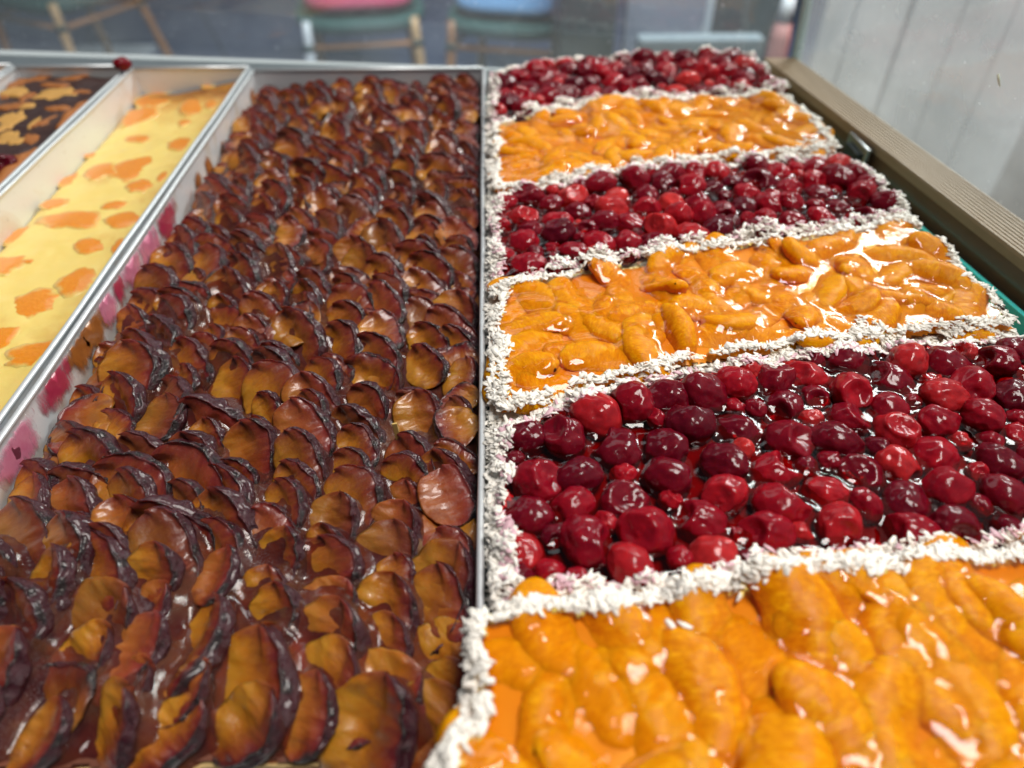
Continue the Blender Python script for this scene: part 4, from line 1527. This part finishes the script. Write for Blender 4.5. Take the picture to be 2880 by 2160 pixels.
    # boxes standing on the pavement
    def crate(name, label, cat, pxa, pxb, pytop, ydist, depth, mat, rim=None):
        a, b = on_y(pxa, pytop, ydist), on_y(pxb, pytop, ydist)
        t = thing(name, label, cat, ((a[0] + b[0]) / 2, ydist + depth / 2, FLOOR_Z))
        zt = a[2]
        MB().box(a[0], b[0], ydist, ydist + depth, FLOOR_Z + 0.001, zt).build('body', mat, t, bevel=0.006)
        if rim:
            MB().box(b[0] - 0.02, b[0] + 0.004, ydist - 0.006, ydist - 0.001, FLOOR_Z + 0.02, zt - 0.004).build('edge_strip', rim, t, bevel=0.001)
    crate('dark_planter', 'dark green planter box on the pavement beside the light blue cushion', 'planter', 1592, 1770, -330, 2.3, 0.35, M['dark_panel'])
    crate('grey_board', 'tall grey board with a pale edge beside the dark planter', 'board', 1790, 2052, -260, 2.45, 0.04, M['grey_panel'], M['pale_panel'])
    crate('low_panel', 'low pale grey panel in front of the tall grey board', 'panel', 1800, 2152, 112, 1.75, 0.05, M['grey_light'])
    crate('dark_cabinet', 'near-black cabinet behind the low pale grey panel', 'cabinet', 2060, 2330, -300, 2.75, 0.4, M['dark_panel'])
    a, b = on_y(2180, 90, 1.9), on_y(2240, 90, 1.9)
    cc = ((a[0] + b[0]) / 2, 1.93)
    pl = thing('stone_bollard', 'pinkish stone bollard standing behind the corner of the glass', 'bollard', (cc[0], cc[1], FLOOR_Z))
    rr = (b[0] - a[0]) / 2
    MB().tube([(cc[0], cc[1], FLOOR_Z + 0.001), (cc[0], cc[1], FLOOR_Z + 0.40), (cc[0], cc[1], FLOOR_Z + 0.62), (cc[0], cc[1], FLOOR_Z + 0.66)], [rr * 1.1, rr, rr * 0.95, rr * 0.7], 20).build('shaft', M['stone_pink'], pl, True)
    MB().tube([(cc[0], cc[1], FLOOR_Z + 0.661), (cc[0], cc[1], FLOOR_Z + 0.72)], [rr * 0.75, rr * 0.5], 20).build('cap', M['white_paint_and_sun'], pl, True)
    # white boarded partition seen through the side pane
    yd = 1.15
    wl = thing('white_partition', 'white boarded partition standing outside the side glass pane', 'partition', (on_y(2580, 100, yd)[0], yd, FLOOR_Z))
    edges = [(2305, 2345), (2348, 2392), (2396, 2535), (2547, 2682), (2690, 2826), (2832, 3010)]
    for k, (pa, pb) in enumerate(edges):
        xa, xb = on_y(pa, 100, yd)[0], on_y(pb, 100, yd)[0]
        yo = (0.0, 0.010, 0.004, 0.0, 0.003, 0.001)[k]
        MB().box(xa, xb, yd + yo, yd + yo + 0.018, FLOOR_Z + 0.001, 0.06).build('board', M['white_paint_and_sun'], wl, bevel=0.003)
    xa, xb = on_y(2400, 100, yd)[0], on_y(3000, 100, yd)[0]
    MB().box(xa, xb, yd + 0.030, yd + 0.044, FLOOR_Z + 0.001, 0.055).build('backing', M['brown_panel'], wl)
    xa, xb = on_y(2690, 300, yd + 0.2)[0], on_y(3300, 300, yd + 0.2)[0]
    crate('brown_cabinet', 'brown cabinet partly hidden by the white boarded partition', 'cabinet', 2900, 3400, -100, 1.35, 0.4, M['brown_panel'])


build_street()
